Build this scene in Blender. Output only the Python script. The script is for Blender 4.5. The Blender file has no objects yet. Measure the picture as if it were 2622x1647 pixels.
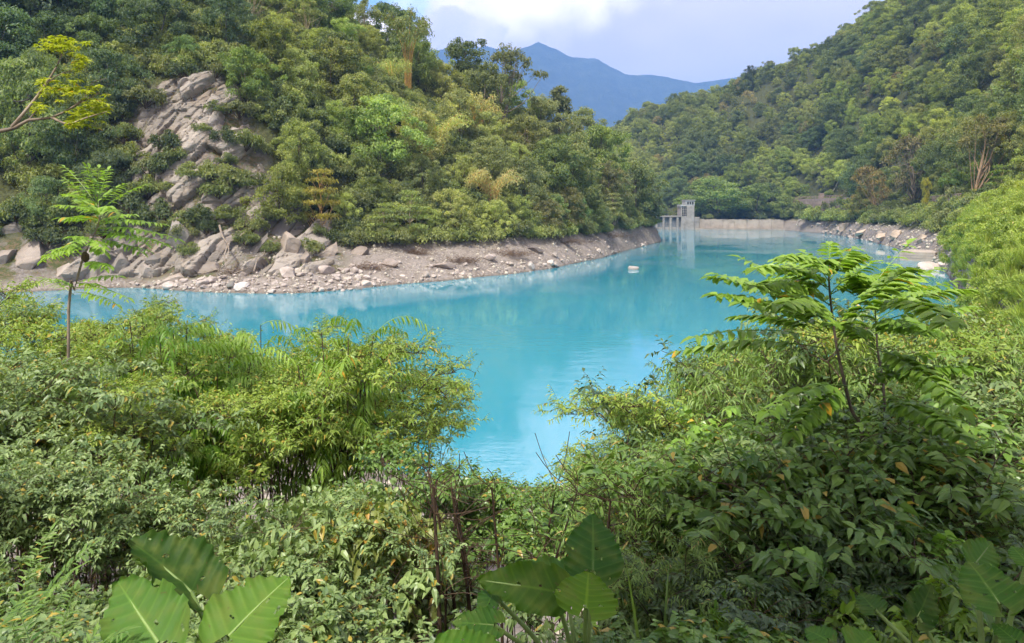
import bpy, bmesh, math
import numpy as np
from mathutils import Vector, Matrix, Euler

# ------------------------------------------------------------------ camera, sky, sun, exposure
SC = bpy.context.scene
COL = SC.collection
F, CX, HY, EYE = 1708.0, 1311.0, 535.0, 10.0      # focal length and horizon row in photo pixels, eye height over the lake

cam_data = bpy.data.cameras.new("camera")
cam_data.sensor_width = 36.0
cam_data.lens = 36.0 * F / 2622.0
cam_data.shift_y = -(823.5 - HY) / 2622.0
cam_data.clip_start = 0.1
cam_data.clip_end = 20000.0
cam = bpy.data.objects.new("camera", cam_data)
cam.location = (0, 0, EYE)
cam.rotation_euler = (math.radians(90), 0, 0)
COL.objects.link(cam)
SC.camera = cam

SUN_EL, SUN_AZ = math.radians(57), math.radians(205)      # azimuth clockwise from +Y: behind the camera, a little to the left
SUN_STRENGTH, SKY_STRENGTH, EXPOSURE = 2.75, 0.142, 1.25
sun_data = bpy.data.lights.new("sun", 'SUN')
sun_data.energy = SUN_STRENGTH
sun_data.angle = math.radians(6.0)
sun_data.color = (1.0, 0.94, 0.84)
sun = bpy.data.objects.new("sun", sun_data)
sd = Vector((math.sin(SUN_AZ) * math.cos(SUN_EL), math.cos(SUN_AZ) * math.cos(SUN_EL), math.sin(SUN_EL)))
sun.rotation_euler = sd.to_track_quat('Z', 'Y').to_euler()
sun.location = (-30, -60, 120)
COL.objects.link(sun)

def N(nt, kind, **kw):
    n = nt.nodes.new(kind)
    ins = kw.pop('ins', {})
    for k, v in kw.items():
        setattr(n, k, v)
    for k, v in ins.items():
        if isinstance(v, bpy.types.NodeSocket):
            nt.links.new(v, n.inputs[k])
        else:
            n.inputs[k].default_value = v
    return n

def math_node(nt, op, a, b=None, c=None, clamp=False):
    n = nt.nodes.new('ShaderNodeMath'); n.operation = op; n.use_clamp = clamp
    for i, v in enumerate((a, b, c)):
        if v is None: continue
        if isinstance(v, bpy.types.NodeSocket): nt.links.new(v, n.inputs[i])
        else: n.inputs[i].default_value = v
    return n.outputs[0]

def mix_col(nt, fac, a, b, blend='MIX'):
    n = nt.nodes.new('ShaderNodeMix'); n.data_type = 'RGBA'; n.blend_type = blend
    for i, v in ((0, fac), (6, a), (7, b)):
        if isinstance(v, bpy.types.NodeSocket): nt.links.new(v, n.inputs[i])
        elif i == 0: n.inputs[0].default_value = v
        else: n.inputs[i].default_value = (*v, 1.0)
    return n.outputs[2]

def smooth(nt, v, lo, hi):
    n = nt.nodes.new('ShaderNodeMapRange'); n.interpolation_type = 'SMOOTHSTEP'
    nt.links.new(v, n.inputs[0])
    n.inputs[1].default_value, n.inputs[2].default_value = lo, hi
    return n.outputs[0]

def sky_dir(px, py):
    return Vector(((px - CX) / F, 1.0, (HY - py) / F)).normalized()

world = bpy.data.worlds.new("World"); SC.world = world; world.use_nodes = True
world.cycles.sampling_method = 'MANUAL'; world.cycles.sample_map_resolution = 512
wt = world.node_tree; wt.nodes.clear()
sky = N(wt, 'ShaderNodeTexSky', sky_type='NISHITA', sun_disc=False)
sky.sun_elevation, sky.sun_rotation = SUN_EL, SUN_AZ
sky.air_density, sky.dust_density, sky.ozone_density = 1.0, 0.6, 1.5
tc = N(wt, 'ShaderNodeTexCoord').outputs['Generated']
sep = N(wt, 'ShaderNodeSeparateXYZ', ins={0: tc})
# a cloud layer seen in perspective: direction divided by its height
zz = math_node(wt, 'ADD', math_node(wt, 'MAXIMUM', sep.outputs[2], 0.0), 0.22)
flat = N(wt, 'ShaderNodeCombineXYZ', ins={0: math_node(wt, 'DIVIDE', sep.outputs[0], zz), 1: math_node(wt, 'DIVIDE', sep.outputs[1], zz)}).outputs[0]
n_big = N(wt, 'ShaderNodeTexNoise', ins={'Vector': flat, 'Scale': 0.8, 'Detail': 3.0, 'Roughness': 0.55}).outputs['Fac']
n_mid = N(wt, 'ShaderNodeTexNoise', ins={'Vector': tc, 'Scale': 16.0, 'Detail': 5.0, 'Roughness': 0.6}).outputs['Fac']
n_puff = N(wt, 'ShaderNodeTexVoronoi', feature='SMOOTH_F1', ins={'Vector': tc, 'Scale': 22.0, 'Smoothness': 0.35}).outputs['Distance']
def dist_to(px, py):
    return N(wt, 'ShaderNodeVectorMath', operation='DISTANCE', ins={0: tc, 1: sky_dir(px, py)}).outputs['Value']
def wobble(d, amp, puff):
    a = math_node(wt, 'MULTIPLY_ADD', math_node(wt, 'SUBTRACT', n_mid, 0.5), amp, d)
    return math_node(wt, 'MULTIPLY_ADD', math_node(wt, 'SUBTRACT', n_puff, 0.4), puff, a)
# even veil of high cloud, lavender grey, thinner and thicker in wide bands
veil_col = mix_col(wt, smooth(wt, n_big, 0.36, 0.64), (4.15, 3.65, 3.75), (3.2, 2.9, 3.25))
gap = math_node(wt, 'SUBTRACT', 1.0, smooth(wt, wobble(dist_to(965, -70), 0.10, 0.05), 0.080, 0.105))
sky_soft = mix_col(wt, 0.35, sky.outputs[0], (1.1, 2.9, 7.6))
c0 = mix_col(wt, gap, veil_col, sky_soft)
# the bright cumulus bank beside the blue gap, and the greyer towers in front of it
bright = math_node(wt, 'SUBTRACT', 1.0, smooth(wt, wobble(dist_to(1320, -330), 0.10, 0.05), 0.12, 0.28))
c1 = mix_col(wt, math_node(wt, 'MULTIPLY', bright, 0.9), c0, (9.2, 8.3, 8.2))
low = math_node(wt, 'SUBTRACT', 1.0, smooth(wt, wobble(dist_to(930, 95), 0.06, 0.05), 0.035, 0.055))
c1 = mix_col(wt, low, c1, (9.5, 8.4, 8.0))
tower = math_node(wt, 'SUBTRACT', 1.0, smooth(wt, wobble(dist_to(1180, 130), 0.10, 0.05), 0.062, 0.078))
tower_col = mix_col(wt, smooth(wt, n_mid, 0.35, 0.65), (3.9, 3.6, 4.0), (5.0, 4.5, 4.7))
c2 = mix_col(wt, math_node(wt, 'MULTIPLY', tower, 0.95), c1, tower_col)
bg = N(wt, 'ShaderNodeBackground', ins={'Color': c2, 'Strength': SKY_STRENGTH})
wt.links.new(bg.outputs[0], N(wt, 'ShaderNodeOutputWorld').inputs['Surface'])

SC.render.engine = 'CYCLES'
SC.view_settings.view_transform = 'Standard'
SC.view_settings.look = 'None'
SC.view_settings.exposure = EXPOSURE
SC.view_settings.gamma = 1.0
SC.view_settings.use_curve_mapping = False
cy = SC.cycles
cy.use_denoising = True
try: cy.denoiser = 'OPENIMAGEDENOISE'
except Exception: pass
cy.max_bounces, cy.diffuse_bounces, cy.glossy_bounces, cy.transmission_bounces, cy.volume_bounces = 9, 6, 3, 8, 1
cy.sample_clamp_indirect = 8.0
cy.use_adaptive_sampling = True; cy.adaptive_threshold = 0.028; cy.adaptive_min_samples = 16

# ------------------------------------------------------------------ helpers
RS = np.random.default_rng(11)

def at(px, py, d):
    """the point d metres ahead on the sight line through photo pixel (px, py)"""
    return np.array(((px - CX) / F * d, d, EYE + (HY - py) / F * d))

def norm(v):
    return v / (np.linalg.norm(v, axis=-1, keepdims=True) + 1e-9)

_T = np.random.default_rng(3).random((256, 256))
def vnoise(x, y):
    xi, yi = np.floor(x).astype(int), np.floor(y).astype(int)
    fx, fy = x - xi, y - yi
    fx, fy = fx * fx * (3 - 2 * fx), fy * fy * (3 - 2 * fy)
    a, b = _T[xi & 255, yi & 255], _T[(xi + 1) & 255, yi & 255]
    c, d = _T[xi & 255, (yi + 1) & 255], _T[(xi + 1) & 255, (yi + 1) & 255]
    return (a * (1 - fx) + b * fx) * (1 - fy) + (c * (1 - fx) + d * fx) * fy
def fbm(x, y, octaves=4):
    s, a, t = 0.0, 1.0, 0.0
    for i in range(octaves):
        s = s + a * vnoise(x * 2 ** i + 17.3 * i, y * 2 ** i + 9.1 * i); t += a; a *= 0.5
    return s / t - 0.5

class Geo:
    """collects vertices, triangles, quads and a tint per vertex, then becomes one mesh"""
    def __init__(s): s.v, s.t, s.q, s.c, s.m, s.n = [], [], [], [], [], 0
    def add(s, v, tris=None, quads=None, tint=0.5, mi=0):
        v = np.asarray(v, float).reshape(-1, 3)
        if tris is not None and len(tris): s.t.append((np.asarray(tris, int).reshape(-1, 3) + s.n, mi))
        if quads is not None and len(quads): s.q.append((np.asarray(quads, int).reshape(-1, 4) + s.n, mi))
        s.v.append(v); s.c.append(np.broadcast_to(np.asarray(tint, float), (len(v),))); s.n += len(v)
    def merge(s, o, mi=0):
        if not o.n: return
        base = s.n
        s.v += o.v; s.c += o.c
        s.t += [(a + base, mi) for a, _ in o.t]; s.q += [(a + base, mi) for a, _ in o.q]
        s.n += o.n
    def mesh(s, name, mats, smooth=False):
        if not isinstance(mats, (list, tuple)): mats = [mats]
        V = np.concatenate(s.v); C = np.concatenate(s.c)
        T = np.concatenate([a for a, _ in s.t]) if s.t else np.zeros((0, 3), int)
        Q = np.concatenate([a for a, _ in s.q]) if s.q else np.zeros((0, 4), int)
        mi = np.concatenate([np.full(len(a), m) for a, m in s.t + s.q]).astype(np.int32)
        me = bpy.data.meshes.new(name)
        me.vertices.add(len(V)); me.vertices.foreach_set('co', V.astype(np.float32).ravel())
        nl = T.size + Q.size
        me.loops.add(nl); me.loops.foreach_set('vertex_index', np.concatenate([T.ravel(), Q.ravel()]).astype(np.int32))
        npol = len(T) + len(Q)
        me.polygons.add(npol)
        ls = np.concatenate([np.arange(len(T)) * 3, T.size + np.arange(len(Q)) * 4]).astype(np.int32)
        me.polygons.foreach_set('loop_start', ls)
        for m in mats: me.materials.append(m)
        me.polygons.foreach_set('material_index', mi)
        me.polygons.foreach_set('use_smooth', np.full(npol, bool(smooth)))
        a = me.attributes.new('tint', 'FLOAT', 'POINT'); a.data.foreach_set('value', C.astype(np.float32))
        me.update(calc_edges=True); me.validate()
        return me

LEAF = {
 'card':  (((0,0),(.45,-1),(1,0),(.45,1)), ((0,3,2),(0,2,1)), ()),
 'lance': (((0,0),(.3,-1),(.3,0),(.3,1),(.66,-.74),(.66,0),(.66,.74),(1,0)), ((0,2,1),(0,3,2),(4,5,7),(5,6,7)), ((1,2,5,4),(2,3,6,5))),
 'heart': (((0,0),(-.13,-.62),(-.13,.62),(.22,-1),(.22,0),(.22,1),(.62,-.62),(.62,0),(.62,.62),(1,0)),
           ((0,4,3),(0,5,4),(0,3,1),(0,2,5),(6,7,9),(7,8,9)), ((3,4,7,6),(4,5,8,7))),
 'blade': (((0,-.8),(0,.8),(.35,-1),(.35,1),(.7,-.7),(.7,.7),(1,0)), ((4,5,6),), ((0,1,3,2),(2,3,5,4))),
}
def leaves(g, P, D, Nn, L, W, kind='lance', droop=0.25, fold=0.35, tint=0.5, mi=0):
    """many leaves at once: base points P, directions D, upper-side normals Nn, lengths L, half widths W"""
    P, D = np.asarray(P, float), norm(np.asarray(D, float))
    n = len(P)
    if not n: return
    S = norm(np.cross(D, Nn)); U = np.cross(S, D)
    tv, tt, tq = LEAF[kind]
    tv = np.array(tv, float); k = len(tv)
    L = np.broadcast_to(np.asarray(L, float), (n,))[:, None, None]; W = np.broadcast_to(np.asarray(W, float), (n,))[:, None, None]
    s, w = tv[None, :, 0:1], tv[None, :, 1:2]
    dr = np.broadcast_to(np.asarray(droop, float), (n,))[:, None, None]
    V = P[:, None] + D[:, None] * s * L + S[:, None] * w * W + U[:, None] * (np.abs(w) * fold * W)
    V[..., 2] -= (dr * L * s ** 2)[..., 0]
    off = (np.arange(n) * k)[:, None, None]
    tr = (np.array(tt, int)[None] + off).reshape(-1, 3) if len(tt) else None
    qd = (np.array(tq, int)[None] + off).reshape(-1, 4) if len(tq) else None
    g.add(V.reshape(-1, 3), tr, qd, np.repeat(np.broadcast_to(np.asarray(tint, float), (n,)), k), mi)

def tube(g, pts, radii, sides=5, tint=0.5, mi=0, cap=False):
    pts = np.asarray(pts, float); m = len(pts)
    radii = np.broadcast_to(np.asarray(radii, float), (m,))
    tg = norm(np.gradient(pts, axis=0))
    ref = np.where(np.abs(tg[:, 2:3]) > 0.9, np.array([[1.0, 0, 0]]), np.array([[0, 0, 1.0]]))
    a = norm(np.cross(tg, ref)); b = np.cross(tg, a)
    th = np.linspace(0, 2 * math.pi, sides, endpoint=False)
    V = pts[:, None] + (a[:, None] * np.cos(th)[None, :, None] + b[:, None] * np.sin(th)[None, :, None]) * radii[:, None, None]
    i = np.arange(m - 1)[:, None] * sides; j = np.arange(sides)[None]; j2 = (j + 1) % sides
    Q = np.stack([i + j, i + j2, i + sides + j2, i + sides + j], -1).reshape(-1, 4)
    g.add(V.reshape(-1, 3), None, Q, tint, mi)
    if cap:
        c = (m - 1) * sides
        g.add(np.vstack([V[-1], pts[-1:] + tg[-1:] * radii[-1]]), [[k, (k + 1) % sides, sides] for k in range(sides)], None, tint, mi)

def curve(p0, p1, sag=0.0, n=5, wig=0.0, rs=RS):
    t = np.linspace(0, 1, n)[:, None]
    p = np.asarray(p0) * (1 - t) + np.asarray(p1) * t
    p[:, 2] += (sag * 4 * t * (1 - t))[:, 0]
    if wig: p[1:-1] += rs.normal(0, wig, (n - 2, 3))
    return p

def spline(pts, n=12):
    """smooth polyline through the given points (Catmull-Rom)"""
    p = np.asarray(pts, float); p = np.vstack([2 * p[0] - p[1], p, 2 * p[-1] - p[-2]])
    out = []
    segs = len(p) - 3
    for k in range(segs):
        for t in np.linspace(0, 1, max(2, n // segs + 1))[(0 if k == 0 else 1):]:
            a, b, c, d = p[k:k + 4]
            out.append(0.5 * ((2 * b) + (c - a) * t + (2 * a - 5 * b + 4 * c - d) * t ** 2 + (3 * b - a - 3 * c + d) * t ** 3))
    return np.array(out)

def box(g, lo, hi, tint=0.5, mi=0, bevel=0.0):
    (x0, y0, z0), (x1, y1, z1) = lo, hi
    if bevel <= 0:
        v = [(x0,y0,z0),(x1,y0,z0),(x1,y1,z0),(x0,y1,z0),(x0,y0,z1),(x1,y0,z1),(x1,y1,z1),(x0,y1,z1)]
        g.add(v, None, [(0,3,2,1),(4,5,6,7),(0,1,5,4),(1,2,6,5),(2,3,7,6),(3,0,4,7)], tint, mi)
        return
    b = bevel      # chamfered along the vertical edges and the top rim
    def ring(z, i): return [(x0+b+i,y0+i,z),(x1-b-i,y0+i,z),(x1-i,y0+b+i,z),(x1-i,y1-b-i,z),(x1-b-i,y1-i,z),(x0+b+i,y1-i,z),(x0+i,y1-b-i,z),(x0+i,y0+b+i,z)]
    v = ring(z0, 0) + ring(z1 - b, 0) + ring(z1, b * .7)
    q = [(r*8+k, r*8+(k+1) % 8, r*8+8+(k+1) % 8, r*8+8+k) for r in range(2) for k in range(8)]
    c = len(v); v.append(((x0+x1)/2, (y0+y1)/2, z1))
    g.add(v, [(16+k, 16+(k+1) % 8, c) for k in range(8)], q, tint, mi)

def tag(o, label=None, cat=None, group=None, kind=None):
    for k, v in (('label', label), ('category', cat), ('group', group), ('kind', kind)):
        if v: o[k] = v
    return o
def obj(name, me, parent=None):
    o = bpy.data.objects.new(name, me); COL.objects.link(o)
    if parent is not None: o.parent = parent
    return o
def thing(name, parts, loc=(0,0,0), rot=(0,0,0), scale=1.0, label=None, cat=None, group=None, color=None):
    """one thing: an Empty at its base with a mesh object for each part, or the mesh itself when it has one part.
    parts: (name, mesh) or (name, mesh, [(sub-part name, mesh), ...])"""
    sc3 = (scale,) * 3 if np.isscalar(scale) else tuple(scale)
    root = obj(name, parts[0][1] if len(parts) == 1 and parts[0][0] is None else None)
    root.location, root.rotation_euler, root.scale = loc, rot, sc3
    made = [root]
    for p in parts:
        if p[0] is None: continue
        o = obj(p[0], p[1], root); made.append(o)
        for s in (p[2] if len(p) > 2 else ()): made.append(obj(s[0], s[1], o))
    if color is not None:
        for o in made: o.color = (*color, 1.0)
    return tag(root, label, cat, group)

# ------------------------------------------------------------------ materials
def new_mat(name):
    m = bpy.data.materials.new(name); m.use_nodes = True
    nt = m.node_tree; nt.nodes.clear()
    return m, nt, N(nt, 'ShaderNodeOutputMaterial')

def leaf_mat(name, dark, light, old=None, rough=0.45, transl=0.3, old_at=0.93, spec=0.5):
    """leaf: colour between two greens by the leaf's own tint and the plant's own shade; a few old leaves yellow"""
    m, nt, out = new_mat(name)
    tint = N(nt, 'ShaderNodeAttribute', attribute_name='tint').outputs['Fac']
    oi = N(nt, 'ShaderNodeObjectInfo')
    f = math_node(nt, 'MULTIPLY_ADD', math_node(nt, 'SUBTRACT', oi.outputs['Random'], 0.5), 0.35, tint, clamp=True)
    col = mix_col(nt, f, dark, light)
    if old is not None:
        col = mix_col(nt, math_node(nt, 'GREATER_THAN', tint, old_at), col, old)
    col = mix_col(nt, 1.0, col, oi.outputs['Color'], 'MULTIPLY')
    b = N(nt, 'ShaderNodeBsdfPrincipled', ins={'Base Color': col, 'Roughness': rough, 'Specular IOR Level': spec})
    tcol = mix_col(nt, 1.0, col, (1.25, 1.3, 0.55), 'MULTIPLY')
    t = N(nt, 'ShaderNodeBsdfTranslucent', ins={'Color': tcol})
    mx = N(nt, 'ShaderNodeMixShader', ins={0: transl, 1: b.outputs[0], 2: t.outputs[0]})
    nt.links.new(mx.outputs[0], out.inputs[0])
    return m

def rough_mat(name, cols, scale=1.5, bump=0.4, rough=0.85, bscale=6.0, dist=0.05, stretch=None, objcol=True, coords='Object'):
    """mineral or bark surface: three colours through noise, bumps in two sizes"""
    m, nt, out = new_mat(name)
    co = N(nt, 'ShaderNodeTexCoord').outputs[coords]
    if stretch: co = N(nt, 'ShaderNodeMapping', ins={'Vector': co, 'Scale': stretch}).outputs[0]
    n1 = N(nt, 'ShaderNodeTexNoise', ins={'Vector': co, 'Scale': scale, 'Detail': 5.0, 'Roughness': 0.62}).outputs['Fac']
    n2 = N(nt, 'ShaderNodeTexNoise', ins={'Vector': co, 'Scale': bscale, 'Detail': 6.0, 'Roughness': 0.6}).outputs['Fac']
    r = N(nt, 'ShaderNodeValToRGB', ins={0: n1})
    e = r.color_ramp.elements
    e[0].position, e[1].position = 0.3, 0.7
    e[0].color, e[1].color = (*cols[0], 1), (*cols[2], 1)
    k = e.new(0.5); k.color = (*cols[1], 1)
    col = r.outputs[0]
    oi = N(nt, 'ShaderNodeObjectInfo')
    var = math_node(nt, 'MULTIPLY_ADD', oi.outputs['Random'], 0.3, 0.85)
    col = mix_col(nt, 1.0, col, N(nt, 'ShaderNodeCombineColor', ins={0: var, 1: var, 2: var}).outputs[0], 'MULTIPLY')
    if objcol: col = mix_col(nt, 1.0, col, oi.outputs['Color'], 'MULTIPLY')
    bp = N(nt, 'ShaderNodeBump', ins={'Strength': bump, 'Distance': dist, 'Height': n2})
    b = N(nt, 'ShaderNodeBsdfPrincipled', ins={'Base Color': col, 'Roughness': rough, 'Specular IOR Level': 0.3, 'Normal': bp.outputs[0]})
    nt.links.new(b.outputs[0], out.inputs[0])
    return m

M = {}
M['bark'] = rough_mat('bark', ((.05,.04,.03),(.10,.08,.06),(.17,.14,.11)), 6, .6, .9, 14, .03, (1,1,.3))
M['pale_bark'] = rough_mat('pale_bark', ((.16,.13,.10),(.26,.21,.16),(.36,.31,.25)), 4, .5, .9, 12, .03, (1,1,.4))
M['twig'] = rough_mat('twig', ((.045,.03,.02),(.08,.055,.035),(.12,.085,.05)), 8, .3, .9, 20, .01)
M['rock'] = rough_mat('rock', ((.13,.115,.098),(.26,.23,.198),(.36,.325,.285)), .45, .8, .9, 1.6, .25)
M['boulder'] = rough_mat('boulder', ((.24,.215,.195),(.35,.32,.295),(.43,.40,.375)), 1.1, .6, .88, 4.0, .08)
M['concrete'] = rough_mat('concrete', ((.22,.20,.18),(.30,.275,.25),(.35,.325,.295)), .5, .3, .9, 5, .02)
M['white_paint'] = rough_mat('white_paint', ((.30,.295,.285),(.42,.415,.40),(.5,.495,.48)), .6, .1, .7, 5, .01)
M['steel'] = rough_mat('steel', ((.12,.13,.14),(.2,.21,.22),(.28,.28,.28)), 1.0, .2, .55, 6, .01, (1,1,.25))
M['dark'] = rough_mat('dark', ((.01,.01,.012),(.02,.02,.022),(.03,.03,.03)), 2, .1, .6)
M['green_paint'] = rough_mat('green_paint', ((.01,.10,.07),(.02,.14,.10),(.03,.18,.13)), 2, .1, .6)
m, nt, out = new_mat('cliff_rock')
P = N(nt, 'ShaderNodeTexCoord').outputs['Object']
tint = N(nt, 'ShaderNodeAttribute', attribute_name='tint').outputs['Fac']
rot = N(nt, 'ShaderNodeMapping', ins={'Vector': P, 'Rotation': (0, math.radians(60), 0), 'Scale': (.35, 1.0, 1.6)}).outputs[0]
n1 = N(nt, 'ShaderNodeTexNoise', ins={'Vector': rot, 'Scale': .5, 'Detail': 5.0, 'Roughness': .65}).outputs['Fac']
n2 = N(nt, 'ShaderNodeTexNoise', ins={'Vector': rot, 'Scale': 2.4, 'Detail': 5.0, 'Roughness': .65}).outputs['Fac']
n3 = N(nt, 'ShaderNodeTexNoise', ins={'Vector': P, 'Scale': .22, 'Detail': 3.0}).outputs['Fac']
col = mix_col(nt, tint, (.145, .128, .108), (.40, .355, .30))
col = mix_col(nt, smooth(nt, n3, .52, .68), col, mix_col(nt, n1, (.20, .165, .125), (.31, .26, .205)))
col = mix_col(nt, math_node(nt, 'MULTIPLY', smooth(nt, n1, .54, .70), .6), col, (.10, .092, .082))
col = mix_col(nt, math_node(nt, 'MULTIPLY', smooth(nt, n2, .56, .70), .4), col, (.085, .10, .05))
bp = N(nt, 'ShaderNodeBump', ins={'Strength': .9, 'Distance': .22, 'Height': n2})
nt.links.new(N(nt, 'ShaderNodeBsdfPrincipled', ins={'Base Color': col, 'Roughness': .9, 'Specular IOR Level': .25, 'Normal': bp.outputs[0]}).outputs[0], out.inputs[0])
M['cliff_rock'] = m
M['culm'] = rough_mat('culm', ((.30,.16,.05),(.42,.24,.08),(.5,.32,.12)), 3, .2, .6, 8, .01)
# ------------------------------------------------------------------ the lie of the land
LEFT = [  # bearing (photo column): (distance, height) of shore, bank, foot, cliff, upper slope, crest, back
 (-4000, (64,0),(68,2),(78,8),(98,30),(125,52),(180,95),(320,110)),
 (-600, (70,0),(74,2),(82,8),(100,30),(125,52),(180,95),(320,110)),
 (-200, (76,0),(79,2),(86,9),(100,28),(125,51),(180,94),(310,105)),
 (100, (81,0),(84,2),(89,9),(102,27),(125,50),(180,92),(300,100)),
 (330, (85,0),(87.5,1.5),(92,8),(104,28),(125,49),(178,90),(300,95)),
 (520, (79.5,0),(86,2),(91,8),(103,29),(124,48),(175,88),(300,92)),
 (680, (78.5,0),(88,2.5),(95,9),(108,28),(128,46),(170,75),(300,78)),
 (800, (79,0),(90,2.8),(98,7),(112,24),(132,42),(162,60),(300,62)),
 (950, (85,0),(97,3.2),(104,7),(118,20),(138,36),(163,50),(300,35)),
 (1130, (92,0),(105,3.6),(112,7.5),(128,19),(147,30),(168,39),(300,20)),
 (1311, (102,0),(114,4),(121,8),(138,18),(155,25),(173,30),(300,10)),
 (1420, (112,0),(124,4),(131,7.5),(147,15.5),(163,20),(181,23.5),(290,4)),
 (1550, (137,0),(147,4),(153,7),(168,13),(182,15.5),(196,17),(270,-4)),
 (1640, (174,0),(182,3),(187,4.5),(197,6),(208,7),(218,7),(250,-4)),
 (1680, (196,0),(199,1.8),(203,3.4),(208,4.2),(213,4.2),(218,3),(230,-4)),
 (1705, (198,-4),(201,-4),(205,-4),(209,-4),(214,-4),(219,-4),(230,-4)),
 (5000, (198,-4),(201,-4),(205,-4),(209,-4),(214,-4),(219,-4),(230,-4))]
RIGHT = [  # shore, bank, shelf, wall foot, road, slope, crest, back
 (-4000, (345,0),(350,3),(360,6),(375,10),(390,12),(450,20),(560,30),(900,30)),
 (1300, (345,0),(350,3),(360,6),(375,10),(390,12),(450,22),(560,44),(900,50)),
 (1560, (338,0),(342,3),(350,6),(365,10),(380,12),(440,35),(540,64),(900,90)),
 (1640, (335,0),(340,2),(345,4),(360,10),(375,12),(430,40),(530,83),(900,110)),
 (1770, (326,0),(328,4),(345,6),(352,11),(362,13.5),(420,40),(510,87),(900,120)),
 (1790, (323.5,0),(324.5,4.6),(345,6.5),(352,11),(362,13.5),(420,40),(505,87),(900,120)),
 (1850, (321,0),(322,4.6),(340,6.5),(347,10),(357,13.5),(412,42),(490,91),(850,125)),
 (2005, (313,0),(314,4.6),(325,7),(332,9),(345,14),(395,46),(455,101),(800,140)),
 (2130, (262,0),(268,3.5),(278,6),(284,9),(296,14),(345,47),(425,111),(800,160)),
 (2260, (186,0),(196,4),(215,7),(232,9),(245,13.5),(300,49),(390,122),(800,170)),
 (2340, (148,0),(160,2.5),(180,6.5),(205,9),(218,13),(275,50),(375,130),(800,180)),
 (2420, (108,0),(120,2.5),(140,6),(168,9.5),(185,12),(240,45),(365,135),(800,180)),
 (2500, (34,0),(52,5),(80,8),(120,10),(160,12),(215,42),(355,135),(800,185)),
 (2622, (24,2),(40,6.5),(60,9.3),(95,11.5),(135,13),(190,46),(330,135),(700,190)),
 (2900, (15,5),(30,9),(55,12),(85,16),(120,28),(180,65),(300,130),(700,190)),
 (6000, (10,7),(20,9),(40,14),(70,25),(100,40),(160,75),(280,130),(700,190))]
def table(tab):
    return np.array([r[0] for r in tab], float), np.array([[p[0] for p in r[1:]] for r in tab], float), np.array([[p[1] for p in r[1:]] for r in tab], float)
LT, RT = table(LEFT), table(RIGHT)
def h_table(tb, px, d):
    c, D, Z = tb
    dk = [np.interp(px, c, D[:, k]) for k in range(D.shape[1])]
    zk = [np.interp(px, c, Z[:, k]) for k in range(D.shape[1])]
    z = np.where(d < dk[0], zk[0] - np.clip((dk[0] - d) / 8.0, 0, 1) * (zk[0] + 4.0), zk[-1])
    for k in range(len(dk) - 1):
        t = np.clip((d - dk[k]) / np.maximum(dk[k + 1] - dk[k], .01), 0, 1)
        z = np.where((d >= dk[k]) & (d < dk[k + 1]), zk[k] + (zk[k + 1] - zk[k]) * t, z)
    return z
SX = [-400, -80, -50, -30, -17, -9, -4, 0, 8, 14, 20, 28, 38, 60, 400]
SY = [58, 56, 48, 40, 34, 28.5, 25.5, 24, 24, 25, 28, 34, 45, 60, 70]
def h_near(x, y):
    q = np.maximum(y, 0) / np.interp(x, SX, SY)
    return np.interp(q, (0, .055, .15, .3, .45, .6, 1.0, 1.25), (8.4, 8.3, 7.0, 4.2, 2.2, 1.0, 0, -4))
def h_raw(x, y):
    yy = np.maximum(y, 6.0)
    px = CX + F * x / yy
    z = np.maximum(h_table(LT, px, yy), h_table(RT, px, yy))
    z = np.where(y < 6.0, np.where(y < 3, -4.0, z), z)
    z = np.where((y < 14) & (np.abs(x) < 14), -4.0, z)
    return np.maximum(z, h_near(x, y))
def ground(x, y):
    x, y = np.asarray(x, float), np.asarray(y, float)
    z = h_raw(x, y)
    k = np.clip((z - 3) / 5, 0, 1)
    far = np.clip((y - 40) / 40, 0, 1)
    z = z + k * far * (fbm(x / 22, y / 22, 4) * 7) + np.clip(z / 2, 0, 1) * far * fbm(x / 3.5, y / 3.5, 3) * 1.3
    return z + np.clip(z * 2, 0, 1) * fbm(x / 1.7 + 40, y / 1.7, 3) * (.35 + .5 * far)
def g1(x, y): return float(ground(np.array([x]), np.array([y]))[0])
def hit(px, py, d0=30.0, d1=700.0):
    """where the sight line through a photo pixel meets the ground (or the lake)"""
    d = d0 * (d1 / d0) ** np.linspace(0, 1, 900)
    x = (px - CX) / F * d; z = EYE + (HY - py) / F * d
    g = np.maximum(ground(x, d), 0.0)
    k = np.argmax(g >= z)
    if g[k] < z[k]: k = len(d) - 1
    return np.array((x[k], d[k], g[k]))
def pix(x, y, z): return CX + F * x / y, HY - F * (z - EYE) / y
def seen(x, y, top):
    """which points at height top over (x, y) are in sight above the ground in front of them"""
    t = np.linspace(0.3, 0.96, 22)[None]
    x, y, top = (np.asarray(v, float)[:, None] for v in (x, y, top))
    return np.all(ground((x * t).ravel(), (y * t + 0 * x).ravel()).reshape(x.shape[0], -1) < EYE + (top - EYE) * t, axis=1)
def sites(x0, x1, y0, y1, n, zmin, h_top, pxlo, pxhi, left=False):
    """random spots on a hillside that lie in the picture and in sight: rows of x, y, z, column, row"""
    x, y = RS.uniform(x0, x1, n), RS.uniform(y0, y1, n)
    z = ground(x, y); px, py = pix(x, y, z)
    k = (px > pxlo) & (px < pxhi) & (z > zmin) & (py > -60)
    if left: k &= h_table(LT, px, y) > 3.5
    x, y, z, px, py = (v[k] for v in (x, y, z, px, py))
    k = seen(x, y, z + h_top)
    return [r for r in np.stack([x, y, z, px, py], -1)[k] if not (left and inside(CLIFF, r[3], r[4]))]

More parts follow.
